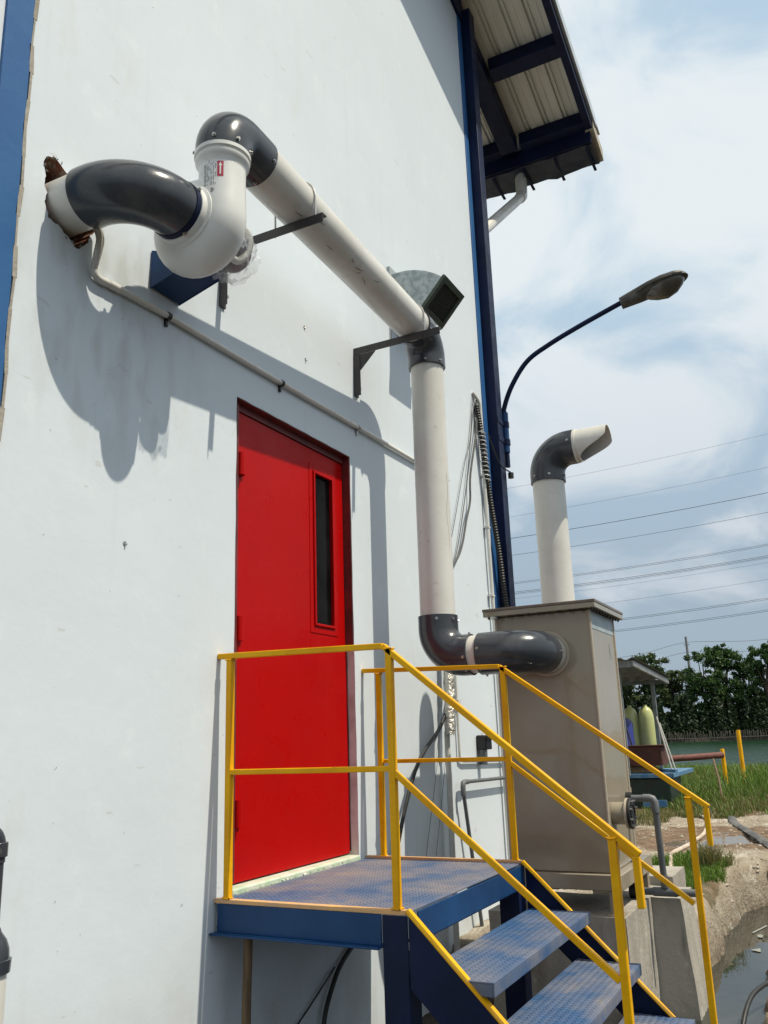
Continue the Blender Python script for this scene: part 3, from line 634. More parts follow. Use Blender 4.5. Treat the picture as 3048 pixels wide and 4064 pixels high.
# support bracket of the fan: folded blue wedge
fb = thing('fan_support_bracket', 'blue folded steel wedge bracket under the white fan', 'bracket', (2.55,0,3.46))
for X in (2.478, 2.655): MB().prism([(X,-.004,3.462),(X,-.004,3.640),(X,-.25,3.560),(X,-.25,3.527)], (.006,0,0)).build('side_plate', BLUE, fb, bevel=.001)
MB().prism([(2.485,-.010,3.466),(2.485,-.245,3.529),(2.485,-.245,3.534),(2.485,-.010,3.471)], (.169,0,0)).build('bottom_plate', BLUE, fb)
MB().box(2.4845,2.6545,-.245,-.010,3.5345,3.539).build('shelf_plate', BLUE, fb)
MB().box(2.486,2.654,-.008,-.002,3.475,3.640).build('back_plate', BLUE, fb)

# exhaust duct
DR = .104
A0 = Vector((FX, OUTY, 4.01)); ang = math.atan2(.078, 1.9)
dx_ = Vector((math.cos(ang), math.sin(ang), 0))
HZ = 4.01
exd = thing('exhaust_duct', 'white and grey duct running along the wall and down into the beige tank', 'duct', (3.4,-.4,2.05))
Re = .112; zs0 = HZ-Re
c0 = Vector((FX,OUTY,zs0)) + dx_*Re
pe = [Vector((FX,OUTY,OZ+.022)), Vector((FX,OUTY,OZ+.035))]
pe += arc(c0, -dx_*Re, (0,0,Re), 18)
endL = c0+Vector((0,0,Re)); pe += [endL+dx_*.05, endL+dx_*.125]
e1 = MB().tube(pe, [.1095]*3+[.1095+.003*k/18 for k in range(len(pe)-3)], 48).build('elbow', PVCG, exd, smooth=60)
for a in (200, 250, 300, 120): screw(e1, (FX+.1095*math.cos(R(a)), OUTY+.1095*math.sin(R(a)), OZ+.062), (math.cos(R(a)),math.sin(R(a)),0), .006)
def sidev(a): # direction round the horizontal pipe
    yv = Vector((-dx_.y, dx_.x, 0)); return yv*math.cos(R(a))+Vector((0,0,1))*math.sin(R(a))
for a in (200, 265, 100): screw(e1, endL+dx_*.105+sidev(a)*.1125, sidev(a), .006)
VX, VY = 4.548, -.362
VYt = OUTY + (VX-FX)*math.tan(ang); Re2 = .155
endR = Vector((VX-Re2, OUTY+(VX-Re2-FX)*math.tan(ang), HZ))
hp_ = MB().tube([endL+dx_*.02, endR], DR, 48).build('horizontal_pipe', PVCW, exd)
for (l, a0, l1, a1) in ((1.05,238,1.13,226),(1.12,232,1.10,246),(1.16,240,1.22,250),(1.00,226,1.03,230),(1.30,214,1.25,224),(.62,222,.70,216),(.55,240,.50,246),(.80,250,.86,247)):
    q0 = Vector((FX,OUTY,HZ))+dx_*l+sidev(a0)*(DR+.0006); q1 = Vector((FX,OUTY,HZ))+dx_*l1+sidev(a1)*(DR+.0006); qm = (q0+q1)/2+(sidev((a0+a1)/2))*.0006+dx_*.008
    MB().tube([q0,qm,q1], [.0006,.0016,.0006], 5).build('scuff_mark', BRK, hp_)
c1v = endR + Vector((0,0,-Re2))
pe = [endR-dx_*.045, endR-dx_*.01] + arc(c1v, (0,0,Re2), dx_*Re2, 16) + []
low = pe[-1]; VX, VY = low.x, low.y
pe += [low+Vector((0,0,-.02)), low+Vector((0,0,-.05))]
e2 = MB().tube(pe, .1145, 48).build('elbow', PVCG, exd, smooth=60)
for a in (200, 250, 320): screw(e2, (VX+.1145*math.cos(R(a)), VY+.1145*math.sin(R(a)), low.z-.032), (math.cos(R(a)),math.sin(R(a)),0), .006)
screw(e2, endR-dx_*.03+sidev(200)*.1145, sidev(200), .006)
ZB = 2.035; Rb = .155
VXt, VX = VX, VX-.018
MB().tube([(VXt,VY,low.z-.04),(VX,VY,ZB+Rb+.04)], DR*.97, 48).build('vertical_pipe', PVCW, exd)
vp_ = [o for o in exd.children if o.name.startswith('vertical_pipe')][0]
ck = []
for k in range(26):
    z = 3.1-.9*k/25; a = 262-14*k/25+5*math.sin(k*.7); ck.append((VXt-.009+DR*.971*math.cos(R(a)), VY+DR*.971*math.sin(R(a)), z))
MB().tube(ck, .0009, 5).build('hairline_crack', BRK, vp_)
cb = Vector((VX,VY-Rb,ZB+Rb))
pe = [Vector((VX,VY,ZB+Rb+.075)), Vector((VX,VY,ZB+Rb+.03))] + arc(cb, (0,Rb,0), (0,0,-Rb), 16) + [Vector((VX,VY-Rb-.045,ZB))]
e3 = MB().tube(pe, .114, 48).build('elbow', PVCG, exd, smooth=60)
for a in (200, 250, 310): screw(e3, (VX+.114*math.cos(R(a)), VY+.114*math.sin(R(a)), ZB+Rb+.05), (math.cos(R(a)),math.sin(R(a)),0), .006)
for a in (190, 230, 90): screw(e3, (VX+.114*math.cos(R(a)), VY-Rb-.03, ZB+.114*math.sin(R(a))), (math.cos(R(a)),0,math.sin(R(a))), .006)
y1 = VY-Rb-.03; TY = -.885
MB().tube([(VX,y1,ZB),(VX,y1-.11,ZB)], DR, 40).build('coupling_pipe', PVCW, exd)
Rl = .165; y2 = TY+Rl
pe = [Vector((VX,y1-.065,ZB)), Vector((VX,y1-.08,ZB)), Vector((VX,y2,ZB))] + arc((VX+Rl,y2,ZB), (-Rl,0,0), (0,-Rl,0), 16)[1:] + [Vector((VX+Rl+.05,TY,ZB))]
e4 = MB().tube(pe, .1155, 48).build('elbow', PVCG, exd, smooth=60)
for a in (170, 230, 280): screw(e4, (VX+.1155*math.cos(R(a)), y1-.085, ZB+.1155*math.sin(R(a))), (math.cos(R(a)),0,math.sin(R(a))), .006)
screw(e4, (VX+Rl+.035,TY-.1155,ZB), (0,-1,0), .006)
SX = 4.85
MB().tube([(VX+Rl+.03,TY,ZB),(SX-.002,TY,ZB)], .109, 40).build('inlet_spigot', PVCW, exd)
# pipe brackets
def pipe_bracket(X, label, zc_, yc, gus):
    t_ = thing('pipe_bracket', label, 'bracket', (X,0,3.6), 'dark steel brackets carrying the white duct')
    zt = zc_-DR-.002
    b = MB(); b.box(X-.018,X+.018,-.575,-.002,zt-.006,zt); b.box(X-.018,X-.013,-.575,-.002,zt-.045,zt-.006); b.build('arm', BRK, t_)
    b = MB(); b.box(X-.02,X+.022,-.010,-.001,zt-.31,zt-.048); b.box(X-.02,X-.014,-.045,-.010,zt-.31,zt-.048); b.build('wall_leg', BRK, t_)
    if gus: MB().prism([(X-.016,-.046,zt-.047),(X-.016,-.15,zt-.047),(X-.016,-.046,zt-.15)], (.005,0,0)).build('gusset', BRK, t_)
    u = [Vector((X,yc-.110,zt-.035)), Vector((X,yc-.110,zc_))] + [Vector((X,yc-.110*math.cos(R(180*k/14)),zc_+.110*math.sin(R(180*k/14)))) for k in range(1,14)] + [Vector((X,yc+.110,zc_)), Vector((X,yc+.110,zt-.035))]
    MB().tube(u, .0045, 8).build('u_bolt', STEEL, t_)
    for s_ in (-1,1): MB().cyl((X,yc+s_*.110,zt-.024),(X,yc+s_*.110,zt-.0065), .010, seg=6).build('nut', STEEL, t_)
    MB().cyl((X+.004,-.034,zt-.26),(X+.004,-.008,zt-.26), .009, seg=6).build('anchor_bolt', STEEL, t_)
pipe_bracket(2.962, 'dark steel bracket nearer the fan, holding the white duct with a u-bolt', HZ, OUTY+(2.962-FX)*math.tan(ang), False)
pipe_bracket(4.262, 'dark steel bracket with gusset at the far end of the white duct above the door', HZ, OUTY+(4.262-FX)*math.tan(ang), True)

# ------------------------------------------------------------------ conduits and cables on the wall
def corr(pts, r, pitch=.006, amp=.0012, seg=12):
    P = [V3(p) for p in pts]; out_ = []; rs = []; acc = 0
    L = [0]
    for i in range(1,len(P)): L.append(L[-1]+(P[i]-P[i-1]).length)
    n_ = int(L[-1]/pitch*2); 
    for k in range(n_+1):
        s_ = L[-1]*k/n_; i = max(0, min(len(P)-2, int(np.searchsorted(L, s_)-1))); f = (s_-L[i])/max(1e-9, L[i+1]-L[i])
        out_.append(P[i].lerp(P[i+1], f)); rs.append(r+(amp if k%2 else -amp))
    return MB().tube(out_, rs, seg)
cd = thing('cable_conduit', 'thin cream conduit clipped along the wall above the red door', 'conduit', (2.2,0,3.38))
corr(smoothpts([(2.145,-.03,3.56),(2.148,-.05,3.50),(2.142,-.045,3.43),(2.150,-.022,3.385)], 6), .015).build('flexible_sleeve', PVCW, cd)
MB().tube(smoothpts([(2.150,-.022,3.395),(2.158,-.020,3.365),(2.185,-.018,3.356),(2.24,-.018,3.360)], 6), .0145, 14).build('bend', PVCW, cd)
MB().tube([(2.235,-.018,3.360),(2.58,-.018,3.374),(3.44,-.018,3.380),(4.25,-.018,3.392),(5.6,-.018,3.405)], .0133, 14).build('tube', PVCW, cd)
MB().cyl((2.236,-.018,3.360),(2.30,-.018,3.363), .0162, seg=14).build('socket', PVCW, cd)
for (x, z) in ((2.58,3.374),(3.44,3.380),(4.25,3.392)):
    b = MB(); b.ring((x-.009,-.018,z),(x+.009,-.018,z), .0172, .0135, 18); b.box(x-.007,x+.007,-.012,-.001,z-.045,z-.012); b.build('clip', BLACK if x < 3.6 else STEEL, cd)
lp = thing('motor_cable_sleeve', 'white corrugated cable sleeve looping down beside the wrapped motor', 'cable sleeve', (2.62,-.36,3.5))
corr(smoothpts([(2.56,-.37,3.68),(2.58,-.405,3.675),(2.595,-.43,3.62),(2.585,-.425,3.55),(2.55,-.405,3.505),(2.515,-.395,3.51),(2.505,-.385,3.54)], 8), .0145).build('sleeve', FANW, lp)
cg = 'loose cables hanging on the far wall'
def cab(name, label, pts, r, m, cat='cable', group=None, n=6): return tag(MB().tube(smoothpts(pts, n), r, 8).build(name, m, None, base=pts[-1]), label, cat, group)
cab('hanging_cable', 'thinnest pale cable slanting from the conduit head to behind the vertical duct', [(6.24,-.01,4.31),(6.1,-.02,3.88),(5.93,-.02,3.6),(5.68,-.02,3.12),(5.5,-.02,2.8)], .0028, CABLE, group=cg)
cab('hanging_cable', 'middle grey cable slanting from the conduit head to behind the vertical duct', [(6.29,-.012,4.31),(6.19,-.02,4.11),(6.01,-.02,3.6),(5.88,-.02,3.28),(5.68,-.02,2.88),(5.4,-.02,2.5)], .004, CABLE, group=cg)
cab('hanging_cable', 'thickest grey cable curving down the far wall towards the vertical duct', [(6.31,-.015,4.28),(6.22,-.03,3.98),(6.03,-.03,3.56),(5.99,-.03,3.34),(5.89,-.03,3.17),(5.77,-.03,2.95),(5.62,-.03,2.80),(5.3,-.03,2.6)], .0085, CABLE, group=cg)
wp = thing('white_wall_conduit', 'slim white conduit standing upright on the wall beside the blue corner column', 'conduit', (6.34,0,.4))
MB().tube(smoothpts([(6.25,-.005,4.33),(6.33,-.03,4.26),(6.34,-.03,4.12),(6.335,-.03,3.6),(6.34,-.03,3.1),(6.35,-.03,2.6),(6.36,-.03,.4)], 4), .014, 12).build('tube', PVCW, wp)
MB().cyl((6.335,-.03,4.06),(6.336,-.03,4.16), .019, seg=14).build('socket', PVCW, wp)
for z in (3.63, 3.2, 2.65): MB().box(6.315,6.365,-.046,-.001,z-.007,z+.007).build('clip', PVCW, wp)
bh = thing('black_corrugated_hose', 'black corrugated hose climbing beside the blue corner column', 'hose', (6.45,-.05,.4))
corr(smoothpts([(6.28,-.02,4.22),(6.28,-.04,4.05),(6.31,-.05,3.77),(6.35,-.05,3.60),(6.41,-.05,3.36),(6.49,-.06,3.0),(6.55,-.07,2.57),(6.62,-.12,1.9),(6.62,-.12,.4)], 8), .022, .022, .0032, 12).build('hose', BLACK, bh, smooth=25)
sp = []
for k in range(12*14):
    s_ = k/(12*14-1); z = 4.0-.42*s_; x = 6.285+.06*s_; a = 2*math.pi*k/14
    sp.append((x+.028*math.cos(a), -.05+.028*math.sin(a), z))
MB().tube(sp, .004, 6).build('spiral_wrap', PVCW, bh)
cab('sleeve_tail', 'thin dark cable drooping from the corrugated hose to the lamp sleeve', [(6.33,-.09,3.98),(6.42,-.10,3.86),(6.54,-.11,3.76),(6.68,-.14,3.73)], .006, BLACK)
fo = thing('foil_wrapped_pipe', 'crinkled silver foil pipe on the wall behind the lower duct elbow', 'pipe', (5.30,-.06,.4))
fp = [(5.33-.0015*k*2, -.075, 2.25-.0337*k) for k in range(20)]
MB().tube(fp, [.038+.003*math.sin(k*2.3)+.002*random.uniform(-1,1) for k in range(20)], 20).build('foil_jacket', FOIL, fo, smooth=60)
MB().tube([(5.275,-.05,1.63),(5.28,-.045,.3)], .018, 12).build('lower_pipe', PVCW, fo)
wc = thing('low_white_conduit', 'white conduit bending sideways on the wall behind the beige tank', 'conduit', (5.54,0,1.4))
MB().tube(smoothpts([(5.54,-.02,2.2),(5.54,-.02,1.52),(5.548,-.02,1.46),(5.60,-.02,1.436),(5.7,-.02,1.432),(6.4,-.02,1.41)], 5), .009, 12).build('tube', PVCW, wc)
MB().box(5.515,5.565,-.04,-.001,1.81,1.835).build('clip', PVCW, wc)
gl = thing('grey_water_pipe', 'dark grey pipe turning down the wall between railing and tank', 'pipe', (5.5,-.05,.3))
MB().cyl((6.4,-.05,1.29),(5.52,-.05,1.305), .0125, seg=14).build('upper_run', PVCD, gl)
e_ = MB().tube([(5.58,-.05,1.304),(5.53,-.05,1.305),(5.503,-.05,1.300),(5.496,-.05,1.275),(5.497,-.05,1.22)], .017, 14).build('elbow', PVCD, gl, smooth=60)
MB().cyl((5.497,-.05,1.25),(5.74,-.05,.2), .0125, seg=14).build('lower_run', PVCD, gl)
ob_ = thing('outlet_box', 'small black outlet box fixed to the white wall behind the far railing', 'outlet box', (5.97,0,1.5))
MB().box(5.90,6.02,-.075,-.001,1.50,1.60).build('body', BLACK, ob_, bevel=.008)
MB().box(5.90,6.02,-.11,-.076,1.565,1.60).build('hood', BLACK, ob_, bevel=.006)
MB().box(6.02,6.09,-.006,-.001,1.49,1.62).build('back_plate', PAPER, ob_)
MB().tube([(5.93,-.04,1.50),(5.93,-.035,1.40)], .03, 10).build('plug', PVCD, ob_)
cab('black_cable', 'black cable sagging from the foil pipe towards the stair landing', [(5.43,-.05,2.1),(5.40,-.05,1.90),(5.19,-.05,1.67),(4.94,-.05,1.53),(4.8,-.05,1.43),(4.69,-.05,1.3),(4.6,-.05,1.17),(4.5,-.05,1.0),(4.4,-.04,.85),(4.07,-.03,.64)], .0115, BLACK)
cab('black_cable', 'black cable hanging on the wall underneath the stair landing', [(4.07,-.03,.64),(3.94,-.03,.58),(3.86,-.03,.52),(3.78,-.03,.42),(3.75,-.03,.35),(3.74,-.03,.28)], .0115, BLACK)
cab('thin_cable', 'thin dark wire branching off under the stair landing', [(3.87,-.02,.56),(3.72,-.02,.485),(3.56,-.02,.41),(3.4,-.02,.34)], .004, BLACK)
for k, (x0, x1) in enumerate(((5.43,5.05),(5.52,5.2))):
    cab('guy_wire', ('left','right')[k]+' one of two fine wires on the wall beneath the lower duct elbow', [(x0,-.015,2.3),((x0+x1)/2,-.015,1.6),(x1-.1,-.015,.9)], .0016, CABLE, cat='wire')
# grey and white drain pipe at the left edge
lp_ = thing('wall_drain_pipe', 'grey elbowed pipe on a wider white pipe at the left edge of the wall', 'pipe', (1.9,-.1,.3))
MB().tube(smoothpts([(1.69,-.10,1.372),(1.79,-.10,1.375),(1.822,-.10,1.37),(1.841,-.10,1.345),(1.843,-.10,1.29)], 5), .026, 18).build('elbow', PVCG, lp_, smooth=60)
MB().ring((1.843,-.10,1.345),(1.843,-.10,1.305), .0315, .02, 24).build('elbow_socket', PVCG, lp_, bevel=.002)
MB().cyl((1.843,-.10,1.31),(1.843,-.10,1.10), .023, seg=20).build('riser', PVCG, lp_)
MB().lathe((1.843,-.10,1.03), (0,0,1), [(-.03,.060),(.004,.062),(.006,.056),(.03,.054),(.055,.045),(.075,.030),(.085,.027)], 28).build('reducer', PVCG, lp_, smooth=50)
MB().cyl((1.843,-.10,1.02),(1.843,-.10,.2), .052, seg=24).build('white_pipe', PVCW, lp_)

# ------------------------------------------------------------------ vent hood
vh = thing('vent_hood', 'curved galvanised vent hood with dark mesh opening on the wall behind the duct', 'vent hood', (4.92,0,4.4))
X0, X1 = 4.78, 5.08
prof = [(-.006,4.665),(-.06,4.672),(-.13,4.668),(-.20,4.652),(-.27,4.625),(-.34,4.585),(-.405,4.535),(-.245,4.357),(-.18,4.385),(-.10,4.402),(-.006,4.408)]
for X_ in (X0, X1-.0015): MB().prism([(X_,y,z) for y, z in prof], (.0015,0,0)).build('side_panel', GALV, vh, smooth=0)
b = MB()
for pa in (prof[0:7], prof[7:11]):
    vs = []
    for y, z in pa: vs += [(X0+.002,y,z-.0005),(X1-.002,y,z-.0005)]
    b.add(vs, [(2*i,2*i+1,2*i+3,2*i+2) for i in range(len(pa)-1)])
b.build('curved_sheet', GALV, vh, smooth=30)
pA, pB = Vector((0,-.405,4.535)), Vector((0,-.245,4.357)); dn = (pB-pA).normalized(); nn = Vector((0,-dn.z,dn.y)); nn = nn if nn.y < 0 else -nn
def fpnt(X, s_, o): q = pA+dn*s_+nn*o; return Vector((X,q.y,q.z))
Lf = (pB-pA).length
b = MB()
for (xa,xb,sa,sb) in ((X0-.015,X0+.022,-.015,Lf+.015),(X1-.022,X1+.015,-.015,Lf+.015),(X0+.022,X1-.022,-.015,.022),(X0+.022,X1-.022,Lf-.022,Lf+.015)):
    b.add([fpnt(x,s_,o) for x in (xa,xb) for s_ in (sa,sb) for o in (-.012,.012)], [(0,1,3,2),(4,6,7,5),(0,4,5,1),(2,3,7,6),(0,2,6,4),(1,5,7,3)])
b.build('opening_frame', OLIVE, vh, smooth=0)
b = MB(); b.add([fpnt(x,s_,-.002) for x, s_ in ((X0+.02,.02),(X1-.02,.02),(X1-.02,Lf-.02),(X0+.02,Lf-.02))], [(0,1,2,3)]); b.build('insect_mesh', MESHM, vh)
b = MB()
for k in range(12): x = X0+.03+.24*k/11; b.bar(fpnt(x,.02,.001), fpnt(x,Lf-.02,.001), .003, .003, (1,0,0))
b.build('mesh_wires', OLIVE, vh, kind='stuff')
b = MB(); b.box(X0-.03,X0-.001,-.022,-.001,4.37,4.72); b.box(X1+.001,X1+.03,-.022,-.001,4.37,4.72); b.box(X0-.001,X1+.001,-.022,-.001,4.675,4.72); b.build('wall_flange', GALV, vh, smooth=0)

# ------------------------------------------------------------------ street lamp
sl_ = thing('street_lamp', 'dark blue curved lamp arm with grimy cobra-head lamp clamped to the corner column', 'street lamp', (6.78,-.08,3.7))
LXp = 6.75
def lpnt(y, z): return (LXp, y*1.0, z)
lo = .02
MB().tube(smoothpts([lpnt(-.10,3.80),lpnt(-.103,4.25),lpnt(-.105,4.34),lpnt(-.19,4.53),lpnt(-.34,4.72),lpnt(-.54,4.825),lpnt(-.82,4.93),lpnt(-1.22,5.06)], 6), .021, 16).build('arm', NAVY, sl_, smooth=60)
MB().tube([lpnt(-.098,3.93),lpnt(-.103,4.29)], .030, 18).build('sleeve', BLUE, sl_)
for z in (4.18, 4.02):
    b = MB(); b.ring((LXp,-.10,z-.025),(LXp,-.10,z+.025), .036, .0305, 22); b.box(6.572,6.745,-.104,-.098,z-.022,z+.022); b.build('clamp', NAVY, sl_)
MB().tube([(6.75,-.12,3.745),(6.75,-.12,3.70)], .025, 10).build('end_plug', BLACK, sl_)
# lamp head, long axis along -Y, rising slightly
h0 = Vector(lpnt(-1.18,5.045)); ha = Vector((0,-1,.20)).normalized(); hu = Vector((0,.20,1)).normalized(); hx = Vector((1,0,0))
def headshell(secs, name, m, seg=20):
    vs = []
    for (l, wd, top, bot) in secs:
        for k in range(seg):
            a = 2*math.pi*k/seg; c_, s_ = math.cos(a), math.sin(a)
            vs.append(h0+ha*l+hx*(wd*c_)+hu*((top if s_ > 0 else bot)*s_))
    n_ = len(secs)
    fs = [(i*seg+k,i*seg+(k+1)%seg,(i+1)*seg+(k+1)%seg,(i+1)*seg+k) for i in range(n_-1) for k in range(seg)] + [tuple(range(seg))[::-1], tuple(range((n_-1)*seg,n_*seg))]
    return MB().add(vs, fs).build(name, m, sl_, smooth=50)
headshell([(0,.05,.045,.055),(.06,.055,.055,.058),(.15,.075,.062,.060),(.25,.105,.068,.050),(.36,.125,.066,.035),(.46,.115,.055,.025),(.52,.085,.040,.018),(.55,.03,.02,.01)], 'lamp_head', LAMPM)
headshell([(.19,.02,.0,.045),(.22,.06,.0,.075),(.28,.092,.0,.105),(.36,.105,.0,.125),(.44,.098,.0,.105),(.50,.07,.0,.06),(.53,.02,.0,.02)], 'lens_bowl', LENSM)
b = MB(); 
rim = [h0+ha*(.33+.225*math.cos(2*math.pi*k/40))+hx*(.128*math.sin(2*math.pi*k/40))+hu*(-.006) for k in range(41)]
b.tube(rim, .007, 8, caps=False); b.build('rim', LAMPM, sl_)

# ------------------------------------------------------------------ staircase
stc = thing('steel_staircase', 'blue steel landing and stairs with yellow handrails below the red door', 'staircase', (3.6,-.9,.1))
LX0, LX1, LY = 2.972, 4.262, -.852
def checker(parent, x0, x1, y0, y1, z, pitch=.028, m=PLATE):
    b = MB(); i = 0; y = y0+pitch*.4
    while y < y1-pitch*.3:
        x = x0+pitch*(.45 if i%2 else .95); s_ = 1 if i%2 else -1
        while x < x1-pitch*.3:
            d = Vector((1,.9*s_,0)).normalized()*.0100; e = Vector((-d.y,d.x,0)).normalized()*.0034; c = Vector((x,y,z))
            b.add([c-d, c-d*.45+e, c+d*.45+e, c+d, c+d*.45-e, c-d*.45-e, c-d*.55+Vector((0,0,.0018)), c+d*.55+Vector((0,0,.0018))],
                  [(0,1,6),(1,2,7,6),(2,3,7),(3,4,7),(4,5,6,7),(5,0,6)])
            x += pitch
        y += pitch*.5; i += 1
    return b.build('plate_pattern', m, parent, smooth=0, kind='stuff')
ld = MB().box(LX0+.03,LX1-.03,LY,-.014,.992,1.0).build('landing_plate', PLATE, stc, bevel=.002, label='worn blue checker plate landing')
checker(ld, LX0+.045, LX1-.045, LY+.01, -.03, 1.0003)
MB().box(LX0,LX0+.029,LY,-.004,.990,1.006).build('edge_angle', ORANGE, stc, bevel=.002)
MB().box(LX1-.029,LX1,LY,-.004,.990,1.010).build('edge_angle', ORANGE, stc, bevel=.002)
for X, s_ in ((LX0,-1),(LX1,1)):
    b = MB(); b.box(min(X,X-s_*.008),max(X,X-s_*.008),LY+.1,-.02,.885,.989); b.box(min(X-s_*.05,X+s_*.03),max(X-s_*.05,X+s_*.03),LY+.1,-.004,.877,.8848)
    b.build('side_beam', BLUE, stc, bevel=.002)
b = MB(); b.box(LX0+.09,LX1-.002,LY-.008,LY-.001,.890,.9905); b.box(LX0+.09,LX1-.002,LY+.0,LY+.05,.883,.8895); b.build('front_beam', BLUE, stc, bevel=.002)
for X in (LX0-.002, LX1-.10):
    b = MB(); b.box(X,X+.008,LY-.006,LY+.094,-.3,.988); b.box(X+.009,X+.095,LY-.006,LY+.002,-.3,.875); b.box(X+.009,X+.095,LY+.084,LY+.092,-.3,.875)
    b.build('column', NAVY, stc, bevel=.002)
# stringers, 45 degrees
def sline(Y): return 1.0+(Y+.868)*.97
for X, s_ in ((2.962,1),(4.262,-1)):
    ye = -2.0; x0, x1 = sorted((X, X+s_*.012))
    st_ = MB().prism([(x0,-.866,.998),(x0,ye,sline(ye)),(x0,ye,sline(ye)-.20),(x0,-.866,.998-.24)], (x1-x0,0,0)).build('stringer', NAVY, stc, bevel=.002)
    x0, x1 = sorted((X-s_*.004, X+s_*.04)); 
    MB().prism([(x0,-.858,1.010),(x0,ye,sline(ye)+.006),(x0,ye,sline(ye)-.001),(x0,-.858,1.002)], (x1-x0,0,0)).build('stringer_edge', YEL, st_, bevel=.001)
for k, (ya, yb, z) in enumerate(((-.878,-1.168,.80),(-1.090,-1.376,.60),(-1.295,-1.582,.40),(-1.50,-1.787,.20))):
    b = MB(); b.box(2.978,4.238,yb,ya,z-.006,z); b.box(2.978,4.238,yb,yb+.006,z-.045,z-.0062); b.box(2.978,4.238,ya-.006,ya,z-.045,z-.0062); b.box(2.978,2.984,yb+.0062,ya-.0062,z-.045,z-.0062)
    td = b.build('tread', PLATEB, stc, bevel=.0015)
    if k < 3: checker(td, 2.985, 4.235, yb+.004, ya-.004, z+.0003, m=PLATEB)
def rail(name, pts, wv, parent, wide=.027, high=.023):
    b = MB()
    for i in range(len(pts)-1): b.bar(pts[i], pts[i+1], wide, high, (0,0,1) if abs(V3(pts[i+1]).z-V3(pts[i]).z) < abs(V3(pts[i+1]).y-V3(pts[i]).y)*3 else (0,1,0))
    return b.build(name, wv, parent, smooth=0, bevel=.003)
for X, lab, P in ((2.985, 'nearer yellow handrail', dict(top=((-.002,1.960),(-.79,1.945),(-1.688,1.213)), drop=1.055, mid=((-.062,1.487),(-.805,1.490),(-1.59,.840)), w=-.062, c=-.815, e=-1.605, etop=1.265, eb=.28)),
                  (4.255, 'farther yellow handrail', dict(top=((-.002,1.965),(-.80,1.937),(-1.738,1.257)), drop=1.095, mid=((-.12,1.482),(-.80,1.482),(-1.63,.855)), w=-.10, c=-.818, e=-1.655, etop=1.30, eb=.22))):
    hr = MB(); 
    tp = [(X,y,z) for y, z in P['top']]
    h_ = rail('handrail', [tp[0],tp[1]], YEL, stc); h_['label'] = lab
    rail('sloping_rail', [tp[1],tp[2]], YEL, h_)
    rail('end_drop', [(X,tp[2][1]+.012,tp[2][2]-.004),(X,tp[2][1]+.010,P['drop'])], YEL, h_)
    mp_ = [(X,y,z) for y, z in P['mid']]
    rail('middle_rail', [mp_[0],mp_[1]], YEL, h_, .024, .021); rail('sloping_middle_rail', [mp_[1],mp_[2]], YEL, h_, .024, .021)
    for (y, zt, zb) in ((P['w'],1.945,1.007),(P['c'],1.935,1.007),(P['e'],P['etop'],P['eb'])):
        MB().box(X-.0135,X+.0135,y-.0135,y+.0135,zb,zt).build('post', YEL, h_, smooth=0, bevel=.003)
        for zz in ((zt, zb+.004) if zb > 1 else (zt,)):
            rg = [Vector((X+sx_*.0155+random.uniform(-.0015,.0015), y+sy_*.0155+random.uniform(-.0015,.0015), zz+random.uniform(-.003,.001))) for sx_, sy_ in ((-1,-1),(-.3,-1),(.4,-1),(1,-1),(1,-.2),(1,.4),(1,1),(.2,1),(-.4,1),(-1,1),(-1,.3),(-1,-.3),(-1,-1))]
            MB().tube(rg, [random.uniform(.0022,.0042) for _ in rg], 6, caps=False).build('weld_bead', YEL, h_)
tag(MB().tube([(3.03,-.13,.883),(3.02,-.13,.6),(3.03,-.125,.0)], .018, 10).build('wooden_prop', WOOD, None, base=(3.03,-.13,0)), 'brown wooden pole propped under the landing near the wall', 'pole')

# ------------------------------------------------------------------ scrubber tank on its plinth
pl_ = thing('concrete_plinth', 'stained grey concrete plinth carrying the beige tank beside the canal', 'plinth', (5.1,-.9,0))
def rough_block(x0,x1,y0,y1,z0,z1,name,n_=12,amp=.0022,flare=0.):
    bm_ = bmesh.new(); bmesh.ops.create_cube(bm_, size=1); bmesh.ops.subdivide_edges(bm_, edges=bm_.edges[:], cuts=n_, use_grid_fill=True)
    me_ = bpy.data.meshes.new(name)
    for v in bm_.verts:
        x, y, z = v.co.x+.5, v.co.y+.5, v.co.z+.5
        k = 2*random.uniform(-1,1)*.7+math.sin(z*41+x*7+y*13)*.5
        v.co = Vector((x0+(x1-x0)*x+amp*k, (y0+(y1-y0)*y)-flare*(1-z)*(1-y)+amp*math.sin(z*19+x*31), z0+(z1-z0)*z+amp*.5*math.sin(x*21+y*17))) - ORG[pl_.name]
    bmesh.ops.recalc_face_normals(bm_, faces=bm_.faces); bm_.to_mesh(me_); bm_.free(); me_.shade_smooth(); me_.set_sharp_from_angle(angle=R(40)); me_.materials.append(CONC)
    o = bpy.data.objects.new(name, me_); COL.objects.link(o); o.parent = pl_; ORG[o.name] = ORG[pl_.name]; return o
rough_block(4.80,5.445,-1.195,-.45,-.4,.672,'block')
rough_block(5.452,5.85,-1.36,-1.0,-.4,.668,'block',flare=.07)
rough_block(5.86,6.30,-1.255,-.75,.1,.72,'block')
sc = thing('scrubber_tank', 'tall glossy beige plastic tank with bolted lid and goose-neck stack', 'tank', (5.13,-.86,.67))
BX0, BX1, BY0, BY1 = 4.85, 5.42, -1.14, -.585
body = MB().box(BX0,BX1,BY0,BY1,.876,2.268).build('body', BEIGE, sc, bevel=.006)
b = MB()
for (x,y) in ((BX0,BY0),(BX0,BY1),(BX1,BY0),(BX1,BY1)): b.cyl((x,y,.88),(x,y,2.266), .009, seg=10)
b.build('corner_weld', BEIGEL, sc)
lid = MB().box(4.785,5.500,-1.193,-.525,2.300,2.316).build('lid', LID, sc, bevel=.002)
